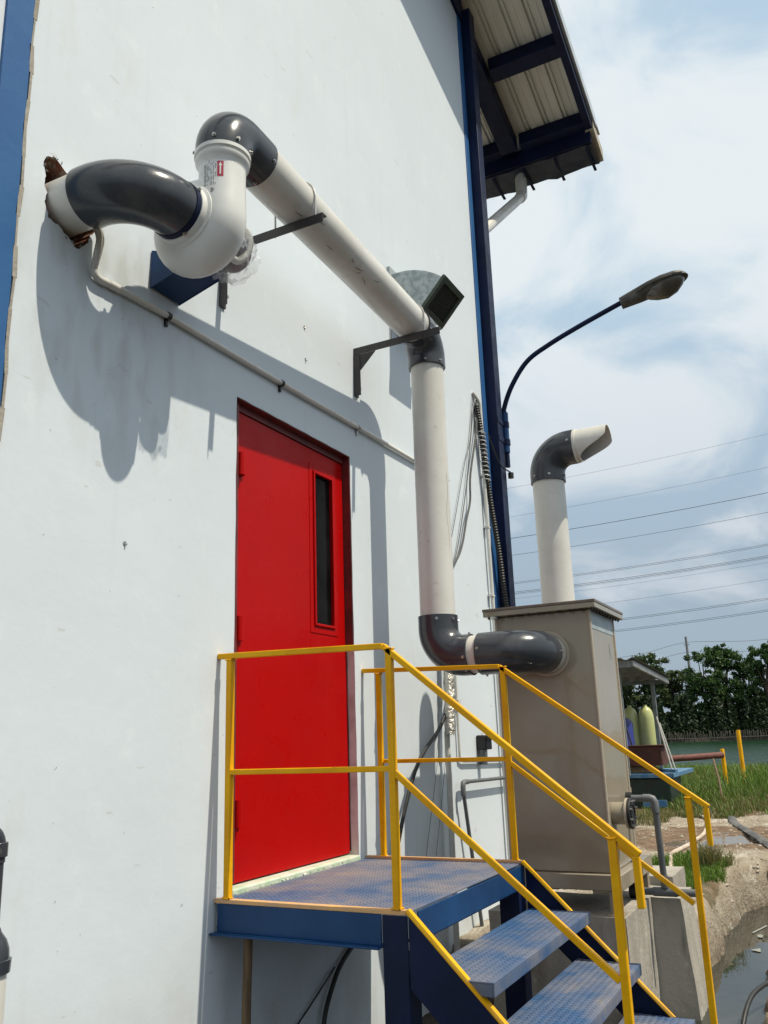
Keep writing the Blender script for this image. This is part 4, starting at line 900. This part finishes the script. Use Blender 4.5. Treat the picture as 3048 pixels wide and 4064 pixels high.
MB().box(4.788,5.497,-1.190,-.528,2.270,2.2995).build('lid_flange', BEIGE, sc, bevel=.002)
bolt0 = MB(); bolt0.cyl((0,0,-.016),(0,0,.0), .004, seg=6); bolt0.cyl((0,0,-.009),(0,0,-.001), .0075, seg=6); pass
bolt0 = bolt0.build('lid_bolt', BRK, lid); bolt0.location = Vector((4.815,-1.165,2.270))-ORG[sc.name]; ORG[bolt0.name] = Vector((0,0,0))
bolt0.data.transform(Matrix.Translation(ORG[sc.name]))
spots = [(4.815,-1.165+.61*k/10) for k in range(1,11)] + [(4.815+.655*k/10,-1.165) for k in range(1,11)]
for (x, y) in spots: shared(bolt0, 'lid_bolt', lid, Vector((x,y,2.270))+Vector((0,0,0)))
for o in [q for q in bpy.data.objects if q.name.startswith('lid_bolt') and q != bolt0]: o.location = o.location
MB().ring((BX0-.012,TY,ZB),(BX0-.001,TY,ZB), .128, .1105, 40).build('inlet_collar', BEIGEL, sc)
b = MB(); b.box(4.81,5.62,-1.19,-.55,.795,.875); b.build('base_frame', BEIGE, sc, bevel=.005)
for (x,y) in ((4.845,-1.145),(4.845,-.595),(5.56,-1.145),(5.56,-.595)):
    b = MB(); b.box(x-.028,x+.028,y-.028,y+.028,.685,.7945); b.box(x-.04,x+.04,y-.04,y+.04,.673,.6845); b.build('foot', BEIGE, sc, bevel=.002)
MB().box(5.421,5.585,-1.12,-.62,.876,1.265).build('side_sump', BEIGE, sc, bevel=.006)
MB().box(BX0+.02,BX1-.02,BY0-.0025,BY0-.0005,2.165,2.262).build('bare_strip', GREYTAPE, sc)
# round inspection port with bolted cover, facing the canal
PXc, PZc = 4.975, 1.165
MB().cyl((PXc,BY0-.001,PZc),(PXc,BY0-.075,PZc), .058, seg=28).build('port_neck', BEIGE, sc)
MB().ring((PXc,BY0-.075,PZc),(PXc,BY0-.087,PZc), .080, .04, 32).build('port_flange', BEIGEL, sc)
pc = MB().cyl((PXc,BY0-.0875,PZc),(PXc,BY0-.105,PZc), .080, seg=32).build('port_cover', BLACK, sc, bevel=.003)
MB().ring((PXc,BY0-.105,PZc),(PXc,BY0-.110,PZc), .052, .044, 28).build('cover_ridge', BLACK, pc)
for k in range(8):
    a = R(22.5+45*k); x, z = PXc+.067*math.cos(a), PZc+.067*math.sin(a)
    MB().cyl((x,BY0-.070,z),(x,BY0-.118,z), .007, seg=6).build('cover_bolt', STEEL, pc)
# stack
KX, KY = 5.175, -.88
MB().cyl((KX,KY,2.317),(KX,KY,3.17), .100, seg=44).build('stack_pipe', PVCW, sc)
MB().ring((KX,KY,2.3165),(KX,KY,2.332), .112, .1005, 40).build('stack_collar', BEIGEL, sc)
Rk = .155; zk = 3.345-Rk
pe = [Vector((KX,KY,3.135)), Vector((KX,KY,3.15))] + arc((KX,KY-Rk,zk), (0,Rk,0), (0,0,Rk), 16) + [Vector((KX,KY-Rk-.04,3.345))]
ke = MB().tube(pe, .110, 44).build('stack_elbow', PVCG, sc, smooth=60)
for a in (200, 260, 150): screw(ke, (KX+.110*math.cos(R(a)), KY+.110*math.sin(R(a)), 3.165), (math.cos(R(a)),math.sin(R(a)),0), .006)
screw(ke, (KX-.110, KY-Rk-.015, 3.36), (-1,0,0), .006)
# scoop-cut snout: hollow tube whose end is cut back underneath
vs = []; sg = 48; ys_ = KY-Rk-.03
for rr in (.103, .097):
    for k in range(sg):
        a = 2*math.pi*k/sg; z = math.sin(a); q = min(1, max(0, (z+.95)/1.25)); ln = .045+.175*(q*q*(3-2*q))
        vs.append((KX+rr*math.cos(a), ys_, 3.345+rr*z)); vs.append((KX+rr*math.cos(a), ys_-ln, 3.345+rr*z))
fs = []
for k in range(sg):
    k2 = (k+1)%sg; fs += [(2*k,2*k2,2*k2+1,2*k+1), (2*sg+2*k,2*sg+2*k+1,2*sg+2*k2+1,2*sg+2*k2), (2*k+1,2*k2+1,2*sg+2*k2+1,2*sg+2*k+1), (2*k,2*sg+2*k,2*sg+2*k2,2*k2)]
MB().add(vs, fs).build('stack_snout', PVCW, sc, smooth=50)
MB().ring((KX,KY-Rk-.0405,3.345),(KX,KY-Rk-.056,3.345), .108, .1032, 40).build('snout_lip', PVCW, sc)
# drain pipework
dp = thing('drain_pipe', 'grey plastic drain pipe dropping from the tank side to a tee above the plinth', 'pipe', (5.33,-1.29,.71))
MB().cyl((5.33,-1.141,1.218),(5.33,-1.17,1.218), .034, seg=12).build('tank_nut', BLACK, dp)
MB().cyl((5.33,-1.17,1.218),(5.33,-1.25,1.218), .018, seg=18).build('spigot', PVCD, dp)
MB().tube([(5.33,-1.235,1.218),(5.33,-1.27,1.218),(5.33,-1.288,1.213),(5.33,-1.297,1.195),(5.33,-1.298,1.14)], .0225, 18).build('elbow', PVCD, dp, smooth=60)
MB().cyl((5.33,-1.298,1.16),(5.37,-1.298,.75), .018, seg=18).build('drop_pipe', PVCD, dp)
MB().cyl((5.372,-1.298,.735),(5.366,-1.298,.80), .0225, seg=18).build('tee_branch', PVCD, dp)
MB().cyl((5.375,-1.10,.712),(5.375,-1.46,.712), .020, seg=18).build('cross_pipe', PVCD, dp)
MB().cyl((5.375,-1.23,.712),(5.375,-1.36,.712), .0245, seg=18).build('tee', PVCD, dp)
MB().cyl((5.375,-1.10,.712),(5.375,-1.17,.712), .04, seg=12).build('valve', BLACK, dp)
# marks: reddish dust, and the letter scratched on the side panel
b = MB(); AX, AZ = 5.27, 2.06
for (x0,z0,x1,z1) in ((-.025,-.045,0,.045),(0,.045,.025,-.045),(-.015,-.012,.015,-.012)): b.bar((AX+x0,BY0-.0012,AZ+z0),(AX+x1,BY0-.0012,AZ+z1), .004, .001, (0,1,0))
b.build('scratched_letter', GREYTAPE, sc)

# ------------------------------------------------------------------ yard: hoses, tufts, posts, pontoon shelter
def gz(x, y): return float(gh(np.array([x]), np.array([y]))[0])
def lay(pts, r): return [(x, y, gz(x,y)+r) for x, y in pts]
tag(MB().tube(smoothpts(lay([(8.3,-.80),(8.65,-.74),(9.22,-.65),(9.89,-.60),(10.58,-.61),(10.87,-.63),(11.48,-.64),(12.3,-.58),(13.17,-.45),(13.6,-.3)], .022), 6), .022, 10).build('white_hose', HOSEW, None, base=(10,-.6,GZ)), 'muddy white hose snaking across the puddle', 'hose')
hp_ = smoothpts(lay([(14.4,-.30),(13.99,-.49),(13.63,-.70),(12.68,-.87),(11.88,-1.09),(10.56,-1.42),(9.6,-1.9)], .015), 6)
b = MB(); vs = []
for i, q in enumerate(hp_):
    d = (hp_[min(i+1,len(hp_)-1)]-hp_[max(i-1,0)]).normalized(); s_ = d.cross(Vector((0,0,1))).normalized()*.055
    zz = Vector((0,0,.012+.006*math.sin(i*.9))); vs += [q-s_, q-s_*.5+zz, q+s_*.5+zz*1.1, q+s_, q+s_*.5-Vector((0,0,.01)), q-s_*.5-Vector((0,0,.01))]
fs = [(i*6+k, i*6+(k+1)%6, (i+1)*6+(k+1)%6, (i+1)*6+k) for i in range(len(hp_)-1) for k in range(6)]
tag(b.add(vs, fs).build('flat_hose', HOSEB, None, base=(12,-1,GZ)), 'flat black lay-flat hose lying across the bare ground at the right', 'hose')
tag(MB().tube(smoothpts([(5.25,-1.60,-.12),(5.35,-1.62,.06),(5.55,-1.655,.16),(5.75,-1.72,.19),(6.1,-1.85,.19)], 6), .013, 10).build('black_hose', BLACK, None, base=(5.5,-1.65,.1)), 'short black hose arching over the near canal bank', 'hose')
# blades
def blades(name, m, P, H, W, lean, label, cat=None, kind=None, group=None, parent=None):
    n_ = len(P); az = RNG.uniform(0, 2*np.pi, n_); la = RNG.uniform(0, 2*np.pi, n_); L = lean*RNG.uniform(.2, 1., n_)
    dx, dy = np.cos(az)*W/2, np.sin(az)*W/2; lx, ly = np.cos(la)*L*H, np.sin(la)*L*H
    v = np.zeros((n_, 5, 3)); x, y, z = P[:,0], P[:,1], P[:,2]
    v[:,0] = np.stack([x-dx, y-dy, z-.01], 1); v[:,1] = np.stack([x+dx, y+dy, z-.01], 1)
    v[:,2] = np.stack([x+dx*.8+lx*.35, y+dy*.8+ly*.35, z+H*.6], 1); v[:,3] = np.stack([x-dx*.8+lx*.35, y-dy*.8+ly*.35, z+H*.6], 1)
    v[:,4] = np.stack([x+lx, y+ly, z+H*np.sqrt(np.clip(1-L*L*.5, .2, 1))], 1)
    i0 = np.arange(n_)*5
    me_ = bpy.data.meshes.new(name); nf = 2*n_
    loops = np.concatenate([np.stack([i0,i0+1,i0+2,i0+3],1).ravel(), np.stack([i0+3,i0+2,i0+4],1).ravel()])
    starts = np.concatenate([np.arange(n_)*4, 4*n_+np.arange(n_)*3])
    me_.vertices.add(n_*5); me_.vertices.foreach_set('co', v.ravel().astype(np.float32)); me_.loops.add(len(loops)); me_.loops.foreach_set('vertex_index', loops.astype(np.int32))
    me_.polygons.add(nf); me_.polygons.foreach_set('loop_start', starts.astype(np.int32)); me_.update(calc_edges=True); me_.validate()
    tone = np.repeat(np.clip(RNG.normal(.42,.26,n_), 0, 1), 5); vattr(me_, 'tone', tone); me_.materials.append(m)
    o = bpy.data.objects.new(name, me_); COL.objects.link(o)
    if kind: o['kind'] = kind
    if label: o['label'] = label
    if cat: o['category'] = cat
    return o
def scatter(n_, x0, x1, wedge, pw=1.):
    X = x0+(x1-x0)*RNG.random(n_)**pw; Y = wedge(X)[0]+(wedge(X)[1]-wedge(X)[0])*RNG.random(n_); return X, Y
# meadow between the bare ground and the lake
X, Y = scatter(60000, 13.4, 41, lambda X: (-2.6-.06*(X-13), 2.2+.24*(X-13)), 1.5)
cl = np.sin(X*2.1+Y*1.3)*np.cos(Y*2.7-X*.9)+.6*np.sin(X*5.3-Y*4.1)
keep = (RNG.random(len(X)) < np.clip(.75+.35*cl, .1, 1)) & (X > 13.6+.35*np.sin(Y*4)+.2*np.sin(Y*11)) & ~((X > 13) & (X < 16.2) & (Y > .55) & (Y < 1.6) & (X < 15.2))
X, Y, cl = X[keep], Y[keep], cl[keep]; Hh = (.10+.22*np.clip((X-13.6)/5, 0, 1)-.08*np.clip((X-24)/10, 0, 1))*RNG.uniform(.6,1.35,len(X))*(1+.25*cl)
dry = RNG.random(len(X)) < np.clip(.55-.35*np.sin(X*.45+Y*.8)-(X-18)*.05, .05, .8)
Zg = gh(X, Y)
blades('tall_grass', GRASS, np.stack([X,Y,Zg],1)[~dry], Hh[~dry], np.where(X < 22, .014, .03)[~dry], .75, 'tall green grass between the bare ground and the lake', 'grass', 'stuff')
blades('dry_grass', GRASSD, np.stack([X,Y,Zg],1)[dry], Hh[dry]*.85, np.where(X < 22, .012, .028)[dry], .95, 'yellowing dry grass mixed into the meadow', 'grass', 'stuff')
X, Y = scatter(9000, 7.3, 9.5, lambda X: (-1.24+0*X, -.45+0*X))
k = (((X-8.45)/.95)**2+((Y+.88)/.38)**2 + .35*np.sin(X*9)*np.cos(Y*11)) < .95; X, Y = X[k], Y[k]
blades('short_turf', GRASS, np.stack([X,Y,gh(X,Y)],1), RNG.uniform(.025,.075,len(X)), np.full(len(X),.007), .9, 'short green turf patch beside the canal bank', 'grass', 'stuff')
X, Y = scatter(1500, 12.3, 13.8, lambda X: (.0+0*X, 1.0+0*X)); blades('sparse_turf', GRASSD, np.stack([X,Y,gh(X,Y)],1), RNG.uniform(.05,.14,len(X)), np.full(len(X),.010), .9, 'sparse turf at the foot of the grey drain pipe', 'grass', 'stuff')
q = RNG.normal(0,1,(420,2)); P = np.stack([8.75+q[:,0]*.07, -1.06+q[:,1]*.045], 1)
blades('grass_tuft', GRASSD, np.column_stack([P, gh(P[:,0],P[:,1])]), RNG.uniform(.10,.26,420), np.full(420,.006), .75, 'bushy grass tuft standing on the turf by the canal', 'grass tuft')
q = RNG.normal(0,1,(60,2)); P = np.stack([8.78+q[:,0]*.05, -1.22+q[:,1]*.03], 1)
blades('grass_tuft', GRASSD, np.column_stack([P, gh(P[:,0],P[:,1])]), RNG.uniform(.08,.2,60), np.full(60,.005), .9, 'thin straggly tuft right of the bushy grass tuft', 'grass tuft')
# pebbles and crumbs, countless
b = MB()
for k in range(1500):
    x = random.uniform(6.6,14.0); y = random.uniform(-1.2,.9) if k > 300 else random.uniform(-1.5,-1.0); s_ = random.choice((.006,.008,.010,.014,.022))*random.uniform(.7,1.3); z = gz(x,y)
    if z < .2: continue
    vv = [Vector((x+s_*a*random.uniform(.7,1.3), y+s_*c*random.uniform(.7,1.3), z+s_*d*random.uniform(.5,.9))) for a, c, d in ((1,0,.1),(-1,0,.1),(0,1,.1),(0,-1,.1),(0,0,1),(0,0,-1))]
    b.add(vv, [(0,2,4),(2,1,4),(1,3,4),(3,0,4),(2,0,5),(1,2,5),(3,1,5),(0,3,5)])
b.build('pebbles', STONE, None, smooth=0, kind='stuff')
for k, (x, y, s_, lab) in enumerate(((7.64,-1.53,.05,'crumpled pale litter floating in the middle of the canal'),(7.18,-1.54,.045,'triangular pale scrap floating nearest in the canal'),(7.88,-1.50,.07,'long thin pale strip floating farthest in the canal'))):
    q = [((math.cos(a)*s_*random.uniform(.6,1.2)), math.sin(a)*s_*random.uniform(.3,.7), .053+random.uniform(0,.006)) for a in np.linspace(0,2*math.pi,8)[:-1]]
    if k == 1: q = [(-.05,-.03,.053),(.06,-.02,.054),(-.01,.04,.055)]
    if k == 2: q = [(-.14,.03,.053),(.16,-.05,.053),(.17,-.038,.054),(-.13,.042,.054)]
    tag(MB().prism([(x+a_[0],y+a_[1],a_[2]) for a_ in q], (0,0,.003)).build('floating_litter', LITTER, None, smooth=0, base=(x,y,.05)), lab, 'litter')
# yellow posts
for (x, y, zt, lean, lab) in ((19.4,-.03,1.17,-.09,'shorter yellow post at the end of the rusty pipe'),(19.6,-.36,1.53,-.09,'taller yellow post standing in the grass at the right')):
    tag(MB().tube([(x,y+lean*.0,.2),(x,y,zt-.02),(x,y,zt)], [.042,.042,.036], 14).build('yellow_post', YEL, None, base=(x,y,GZ)), lab, 'post', 'yellow posts in the grass')
tag(MB().tube([(15.9,-.36,.3),(16.4,-.27,.75),(17.2,-.12,1.04)], .018, 8).build('wooden_stake', WOOD, None, base=(15.9,-.36,GZ)), 'thin brown stake leaning in the grass beside the shorter yellow post', 'stake')
tag(MB().tube([(18.2,1.1,1.02),(18.6,.5,1.035),(19.3,-.03,1.05)], .062, 16).build('rusty_pipe', RUSTP, None, base=(18.6,.5,GZ)), 'rusty pipe running level from the pump raft to the shorter yellow post', 'pipe')
# pump shelter
sh = thing('pump_shelter', 'grey steel shelter with tin lean-to roof beyond the beige tank', 'shelter', (16.2,1.6,GZ))
SXf, SXb, SY = 13.95, 17.0, .49
def zr(x): return 2.60-.052*(x-14)
b = MB(); n_ = 44; vs = []
for i in range(n_+1):
    y = SY-.06+2.3*i/n_; h = .016*(1 if i%4 in (0,1) else -1)
    for x in (SXf-.08, SXb+.1): vs.append((x,y,zr(x)+.075+h))
b.add(vs, [(2*i,2*i+2,2*i+3,2*i+1) for i in range(n_)]); b.build('tin_roof', TIN, sh, smooth=0)
MB().bar((SXf,SY,zr(SXf)+.01),(SXb,SY,zr(SXb)+.01), .04, .085).build('edge_beam', TIN, sh)
MB().bar((SXf,SY+.022,zr(SXf)),(SXf,SY+2.2,zr(SXf)), .04, .10).build('front_beam', STEELG, sh)
for x in (SXf+.7, SXf+1.4, SXf+2.1, SXf+2.9): MB().bar((x,SY+.022,zr(x)),(x,SY+2.2,zr(x)), .05, .07).build('purlin', STEELG, sh)
for (x, y) in ((14.15,.765),(16.4,.665),(16.4,2.3)): MB().box(x-.032,x+.032,y-.032,y+.032,.92,zr(x)-.04).build('post', STEELG, sh)
MB().bar((14.6,.93,2.05),(14.9,.82,1.36), .02, .02).build('brace', BRK, sh)
for k, (x, y, lab) in enumerate(((15.9,.74,'right of two pale yellow pressure tanks under the tin shelter'),(15.9,1.01,'left of two pale yellow pressure tanks under the tin shelter, half behind the drum'))):
    tag(MB().lathe((x,y,1.0), (0,0,1), [(0,.125),(.02,.130),(.78,.130),(.86,.122),(.92,.105),(.965,.075),(.99,.035),(1.0,.03),(1.02,.03)], 28).build('pressure_tank', TANK, None, smooth=40, base=(x,y,1.0)), lab, 'tank', 'pale yellow pressure tanks')
tag(MB().lathe((15.45,1.06,1.0), (0,0,1), [(0,.16),(.02,.17),(.30,.172),(.31,.178),(.33,.178),(.34,.172),(.72,.165),(.78,.13),(.80,.06),(.83,.055)], 28).build('blue_drum', DRUM, None, smooth=40, base=(15.45,1.06,1.0)), 'dark blue plastic drum beside the yellow pressure tanks', 'drum')
rb = thing('pump_raft', 'dark green raft with rusty steel box and faded blue deck under the shelter', 'raft', (15.6,1,.4))
MB().box(14.86,15.9,.27,3.2,.36,.84).build('float', DGREEN, rb, bevel=.02)
MB().box(14.80,16.9,.20,3.3,.845,.91).build('deck_beam', SKYBLUE, rb, bevel=.004)
MB().bar((14.75,.14,.95),(15.6,.9,.95), .05, .05).build('deck_rail', SKYBLUE, rb)
MB().box(14.95,15.5,.38,2.8,1.03,1.33).build('steel_box', RUST, rb, bevel=.004)
b = MB(); b.box(14.93,15.3,.33,1.6,1.335,1.352); b.build('rusty_sheet', RUST, rb)
for k in range(6): MB().bar((14.9+.03*k,.42+.05*(k%3),.935+.016*k),(15.0+.02*k,1.5,.935+.016*k), .09, .014).build('plank', WOOD, rb)
for k, (x0, x1) in enumerate(((0,0),(.08,.03))):
    tag(MB().tube([(15.0+x0,.24-k*.04,.93),(15.0+x1,.40-k*.03,1.80-k*.1)], .013, 8).build('white_pole', PVCW, None, base=(15,.24,.93)), ('taller','shorter')[k]+' thin white pole leaning on the shelter post', 'pole', 'white poles on the raft')
bs = thing('blue_sign_board', 'small faded blue board lying in the grass behind the drain pipe elbow', 'board', (14.0,.33,.45))
MB().box(13.98,14.0,.20,.55,.47,.57).build('board', SKYBLUE, bs, bevel=.002)

# ------------------------------------------------------------------ trees, far bank, fence, power lines
def at_az(az, d): return Vector((d*math.cos(R(az)), -2.33+d*math.sin(R(az)), 0))
def make_tree(az, d, top_el, halfw, label, mt, base_z=.5, dens=1., group='trees on the far bank of the lake', low=.12):
    p0 = at_az(az, d); top = 1.6+d*math.tan(R(top_el)); Ht = top-base_z; p0.z = base_z
    t_ = thing('tree', label, 'tree', p0, group)
    b = MB(); fork = Ht*random.uniform(.22,.32); lean = Vector((random.uniform(-.5,.5),random.uniform(-.6,.6),0))
    b.tube(smoothpts([p0-Vector((0,0,.3)), p0+Vector((0,0,fork*.5))+lean*.2, p0+Vector((0,0,fork))+lean*.5, p0+Vector((0,0,Ht*.8))+lean], 3), [.26-.021*k for k in range(10)], 8)
    tips = []
    for k in range(9):
        a = random.uniform(0,6.28); l = random.uniform(.5,.95)*halfw; s_ = p0+Vector((0,0,fork*random.uniform(.8,1.9)))+lean*.5
        e = p0+lean+Vector((math.cos(a)*l*.8, math.sin(a)*l, Ht*random.uniform(.5,.9))); b.tube(smoothpts([s_, s_.lerp(e,.5)+Vector((0,0,.5)), e], 3), [.12-.013*i for i in range(7)], 6); tips.append(e)
    b.build('trunk', BARK, t_)
    # crown: leaf clumps in shells round lobe centres
    lobes = [(e, random.uniform(.16,.30)*halfw) for e in tips] + [(p0+lean+Vector((random.uniform(-.5,.5)*halfw, random.uniform(-.95,.95)*halfw, Ht*random.uniform(low,.9))), random.uniform(.10,.27)*halfw) for _ in range(70)]
    lobes += [(p0+lean+Vector((random.uniform(-.3,.3)*halfw, random.uniform(-.55,.55)*halfw, Ht*random.uniform(.86,.95))), random.uniform(.07,.17)*halfw) for _ in range(12)]
    Q = []; T = []
    for (c, rr) in lobes:
        if c.z+rr > top: c = Vector((c.x,c.y,top-rr*.9))
        n_ = int(520*dens*(rr/1.0)**1.7)+50
        dv = RNG.normal(0,1,(n_,3)); dv /= np.linalg.norm(dv,axis=1)[:,None]; rad_ = rr*np.abs(RNG.normal(.78,.46,n_))
        Q.append(np.array(c)[None]+dv*rad_[:,None]*np.array([1,1,.72])); T.append(np.clip(RNG.normal(.40,.26,n_)+random.uniform(-.2,.2), 0, 1))
    Q = np.concatenate(Q); T = np.concatenate(T); n_ = len(Q)
    s_ = RNG.uniform(.09,.21,n_); u_ = RNG.normal(0,1,(n_,3)); u_ /= np.linalg.norm(u_,axis=1)[:,None]; w_ = RNG.normal(0,1,(n_,3)); w_[:,2] *= .6; v_ = np.cross(u_, w_); v_ /= np.linalg.norm(v_,axis=1)[:,None]
    vv = np.stack([Q-u_*s_[:,None], Q+v_*s_[:,None]*.6, Q+u_*s_[:,None], Q-v_*s_[:,None]*.6], 1).reshape(-1,3) - np.array(p0)[None]
    me_ = bpy.data.meshes.new('crown'); me_.vertices.add(4*n_); me_.vertices.foreach_set('co', vv.ravel().astype(np.float32)); me_.loops.add(4*n_); me_.loops.foreach_set('vertex_index', np.arange(4*n_,dtype=np.int32))
    me_.polygons.add(n_); me_.polygons.foreach_set('loop_start', (np.arange(n_)*4).astype(np.int32)); me_.update(calc_edges=True)
    vattr(me_, 'tone', np.repeat(T,4)); me_.materials.append(mt)
    o = bpy.data.objects.new('crown', me_); COL.objects.link(o); o.parent = t_
    return t_
TL = [(11.9,131,4.45,2.9,'olive tree seen just past the edge of the beige tank',LEAFB),(10.4,133,4.80,2.6,'feathery dark tree rising above the shelter roof',LEAFB),(9.0,136,3.65,2.6,'lower brownish tree between shelter roof and utility pole',LEAFB),
      (7.45,131,4.75,2.2,'left shoulder of the broad green tree right of the utility pole',LEAF),(6.15,132,5.15,2.7,'tallest broad green tree beside the utility pole',LEAF),(4.75,134,4.1,2.0,'low green tree in the dip left of the right-edge trees',LEAF),(3.75,130,4.95,2.0,'dark green tree second from the right edge',LEAF),(2.7,131,5.2,2.6,'dark green tree cut by the right edge',LEAF),
      (13.4,134,4.3,3.2,'tree hidden behind the beige tank',LEAFB),(1.1,133,5.0,3.0,'tree just beyond the right edge of the view',LEAF)]
for (az, d, el, hw, lab, m_) in TL: make_tree(az, d, el, hw, lab, m_)
# undergrowth on the far bank: one mass, canopy shade painted into its colour
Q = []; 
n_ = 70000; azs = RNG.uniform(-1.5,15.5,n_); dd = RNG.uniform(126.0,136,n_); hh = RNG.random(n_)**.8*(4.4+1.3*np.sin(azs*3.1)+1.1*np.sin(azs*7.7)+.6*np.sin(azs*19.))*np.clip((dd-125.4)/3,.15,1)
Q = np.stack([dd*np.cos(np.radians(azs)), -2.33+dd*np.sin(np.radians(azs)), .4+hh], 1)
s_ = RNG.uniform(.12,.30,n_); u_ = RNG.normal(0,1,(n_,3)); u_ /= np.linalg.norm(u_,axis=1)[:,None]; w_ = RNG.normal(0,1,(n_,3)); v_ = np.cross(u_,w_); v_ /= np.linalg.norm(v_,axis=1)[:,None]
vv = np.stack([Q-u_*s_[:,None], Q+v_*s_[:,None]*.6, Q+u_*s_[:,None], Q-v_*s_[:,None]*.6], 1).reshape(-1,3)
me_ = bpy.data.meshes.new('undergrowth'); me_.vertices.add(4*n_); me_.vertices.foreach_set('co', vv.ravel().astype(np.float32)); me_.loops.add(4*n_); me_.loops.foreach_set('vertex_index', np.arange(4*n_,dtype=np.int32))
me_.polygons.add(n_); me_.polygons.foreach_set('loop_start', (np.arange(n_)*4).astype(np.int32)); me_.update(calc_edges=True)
vattr(me_, 'tone', np.repeat(np.clip(RNG.normal(.3,.25,n_),0,1),4)); me_.materials.append(LEAFSHADE)
o = bpy.data.objects.new('undergrowth', me_); COL.objects.link(o); o['kind'] = 'stuff'; o['label'] = 'undergrowth along the far bank of the lake, tree shade in its leaf colour'; o['category'] = 'undergrowth'
# bamboo stake fence at the water's edge
bf = thing('bamboo_fence', 'row of grey bamboo stakes along the far water edge', 'fence', (124,10,-.3))
s0 = MB().tube([(0,0,-.2),(.02,.02,1.3)], .05, 5).build('stake', BAMB, bf); 
k = 0; az = 2.2
while az < 14:
    q = at_az(az, 124.6+random.uniform(-.1,.1)); tgt = s0 if k == 0 else None
    o = s0 if k == 0 else shared(s0, 'stake', bf, (0,0,0))
    o.location = Vector((q.x,q.y,-.25))-V3((124,10,-.3)) - (Vector((0,0,0)))
    o.rotation_euler = (random.uniform(-.12,.12), random.uniform(-.1,.1), 0); o.scale = (1,1,random.uniform(.75,1.15)); k += 1; az += random.uniform(.04,.075)
s0.data.transform(Matrix.Translation(V3((124,10,-.3))))
q0, q1 = at_az(2.2,124.7), at_az(14,124.7)
MB().tube([(q0.x,q0.y,.35),((q0.x+q1.x)/2+.3,(q0.y+q1.y)/2,.25),(q1.x,q1.y,.35)], .04, 6).build('cross_pole', BAMB, bf)
# utility pole and wires
up_ = thing('utility_pole', 'grey utility pole rising behind the trees', 'pole', at_az(8.05,150))
q = at_az(8.05,150); zt = 1.6+150*math.tan(R(5.5))
MB().tube([(q.x,q.y,0),(q.x,q.y,zt)], [.26,.19], 12).build('shaft', POLEM, up_)
MB().bar((q.x,q.y-.45,zt-1.3),(q.x,q.y+.45,zt-1.3), .10, .10).build('crossarm', POLEM, up_)
for k, (az0, el0, el1, l0) in enumerate(((13.0,4.35,5.15,'left upper'),(13.0,3.7,4.55,'left lower'))):
    a, c = at_az(az0,150), at_az(8.05,150); a.z = 1.6+150*math.tan(R(el0)); c.z = 1.6+150*math.tan(R(el1)); m_ = a.lerp(c,.5)-Vector((0,0,.25))
    e = at_az(1.0,150); e.z = 1.6+150*math.tan(R(el1-.05)); m2 = c.lerp(e,.5)-Vector((0,0,.35))
    tag(MB().tube(smoothpts([a,m_,c,m2,e],6), .028, 5).build('pole_wire', CABLE, None, base=c), ('upper','lower')[k]+' wire strung on the distant utility pole', 'wire', 'wires on the utility pole')
DW = 90
W_ = [(15.8,17.23,.011,1),(13.92,15.26,.011,1),(12.52,13.75,.026,1),(11.41,12.58,.018,1),(9.63,10.69,.016,2),(9.01,10.0,.020,2),(8.85,9.85,.010,1),(8.58,9.6,.010,1),(7.60,8.60,.011,1),(6.52,7.50,.017,2),(5.85,6.81,.017,2)]
ordn = ['topmost','second','third, thick','fourth','fifth','sixth','seventh, fine','eighth, fine','ninth, fine','tenth','lowest']
for k, (e0, e1, r_, n_) in enumerate(W_):
    for j in range(n_):
        a, c = at_az(18.6,DW), at_az(1.0,DW); a.z = 1.6+DW*math.tan(R(e0)); c.z = 1.6+DW*math.tan(R(e1+.13))
        off = Vector((0,0,-.16*j+.02*j)); d_ = (c-a); a2 = a-d_*.5; c2 = c+d_*.5
        pts = [a2.lerp(c2,i/12)+off-Vector((0,0,.9*(1-((i/12)-.5)**2*4)-.65)) for i in range(13)]
        lab = ordn[k]+' power line crossing the sky, counted from the top' if n_ == 1 else ordn[k]+' power line from the top, '+('upper','lower')[j]+' wire of the pair'
        tag(MB().tube(pts, r_, 5).build('power_line', BLACK, None, base=a), lab, 'power line', 'power lines across the sky')
SC.render.engine = 'CYCLES'
cy_ = SC.cycles; cy_.max_bounces = 6; cy_.diffuse_bounces = 3; cy_.glossy_bounces = 3; cy_.transmission_bounces = 3; cy_.transparent_max_bounces = 6; cy_.caustics_reflective = False; cy_.caustics_refractive = False
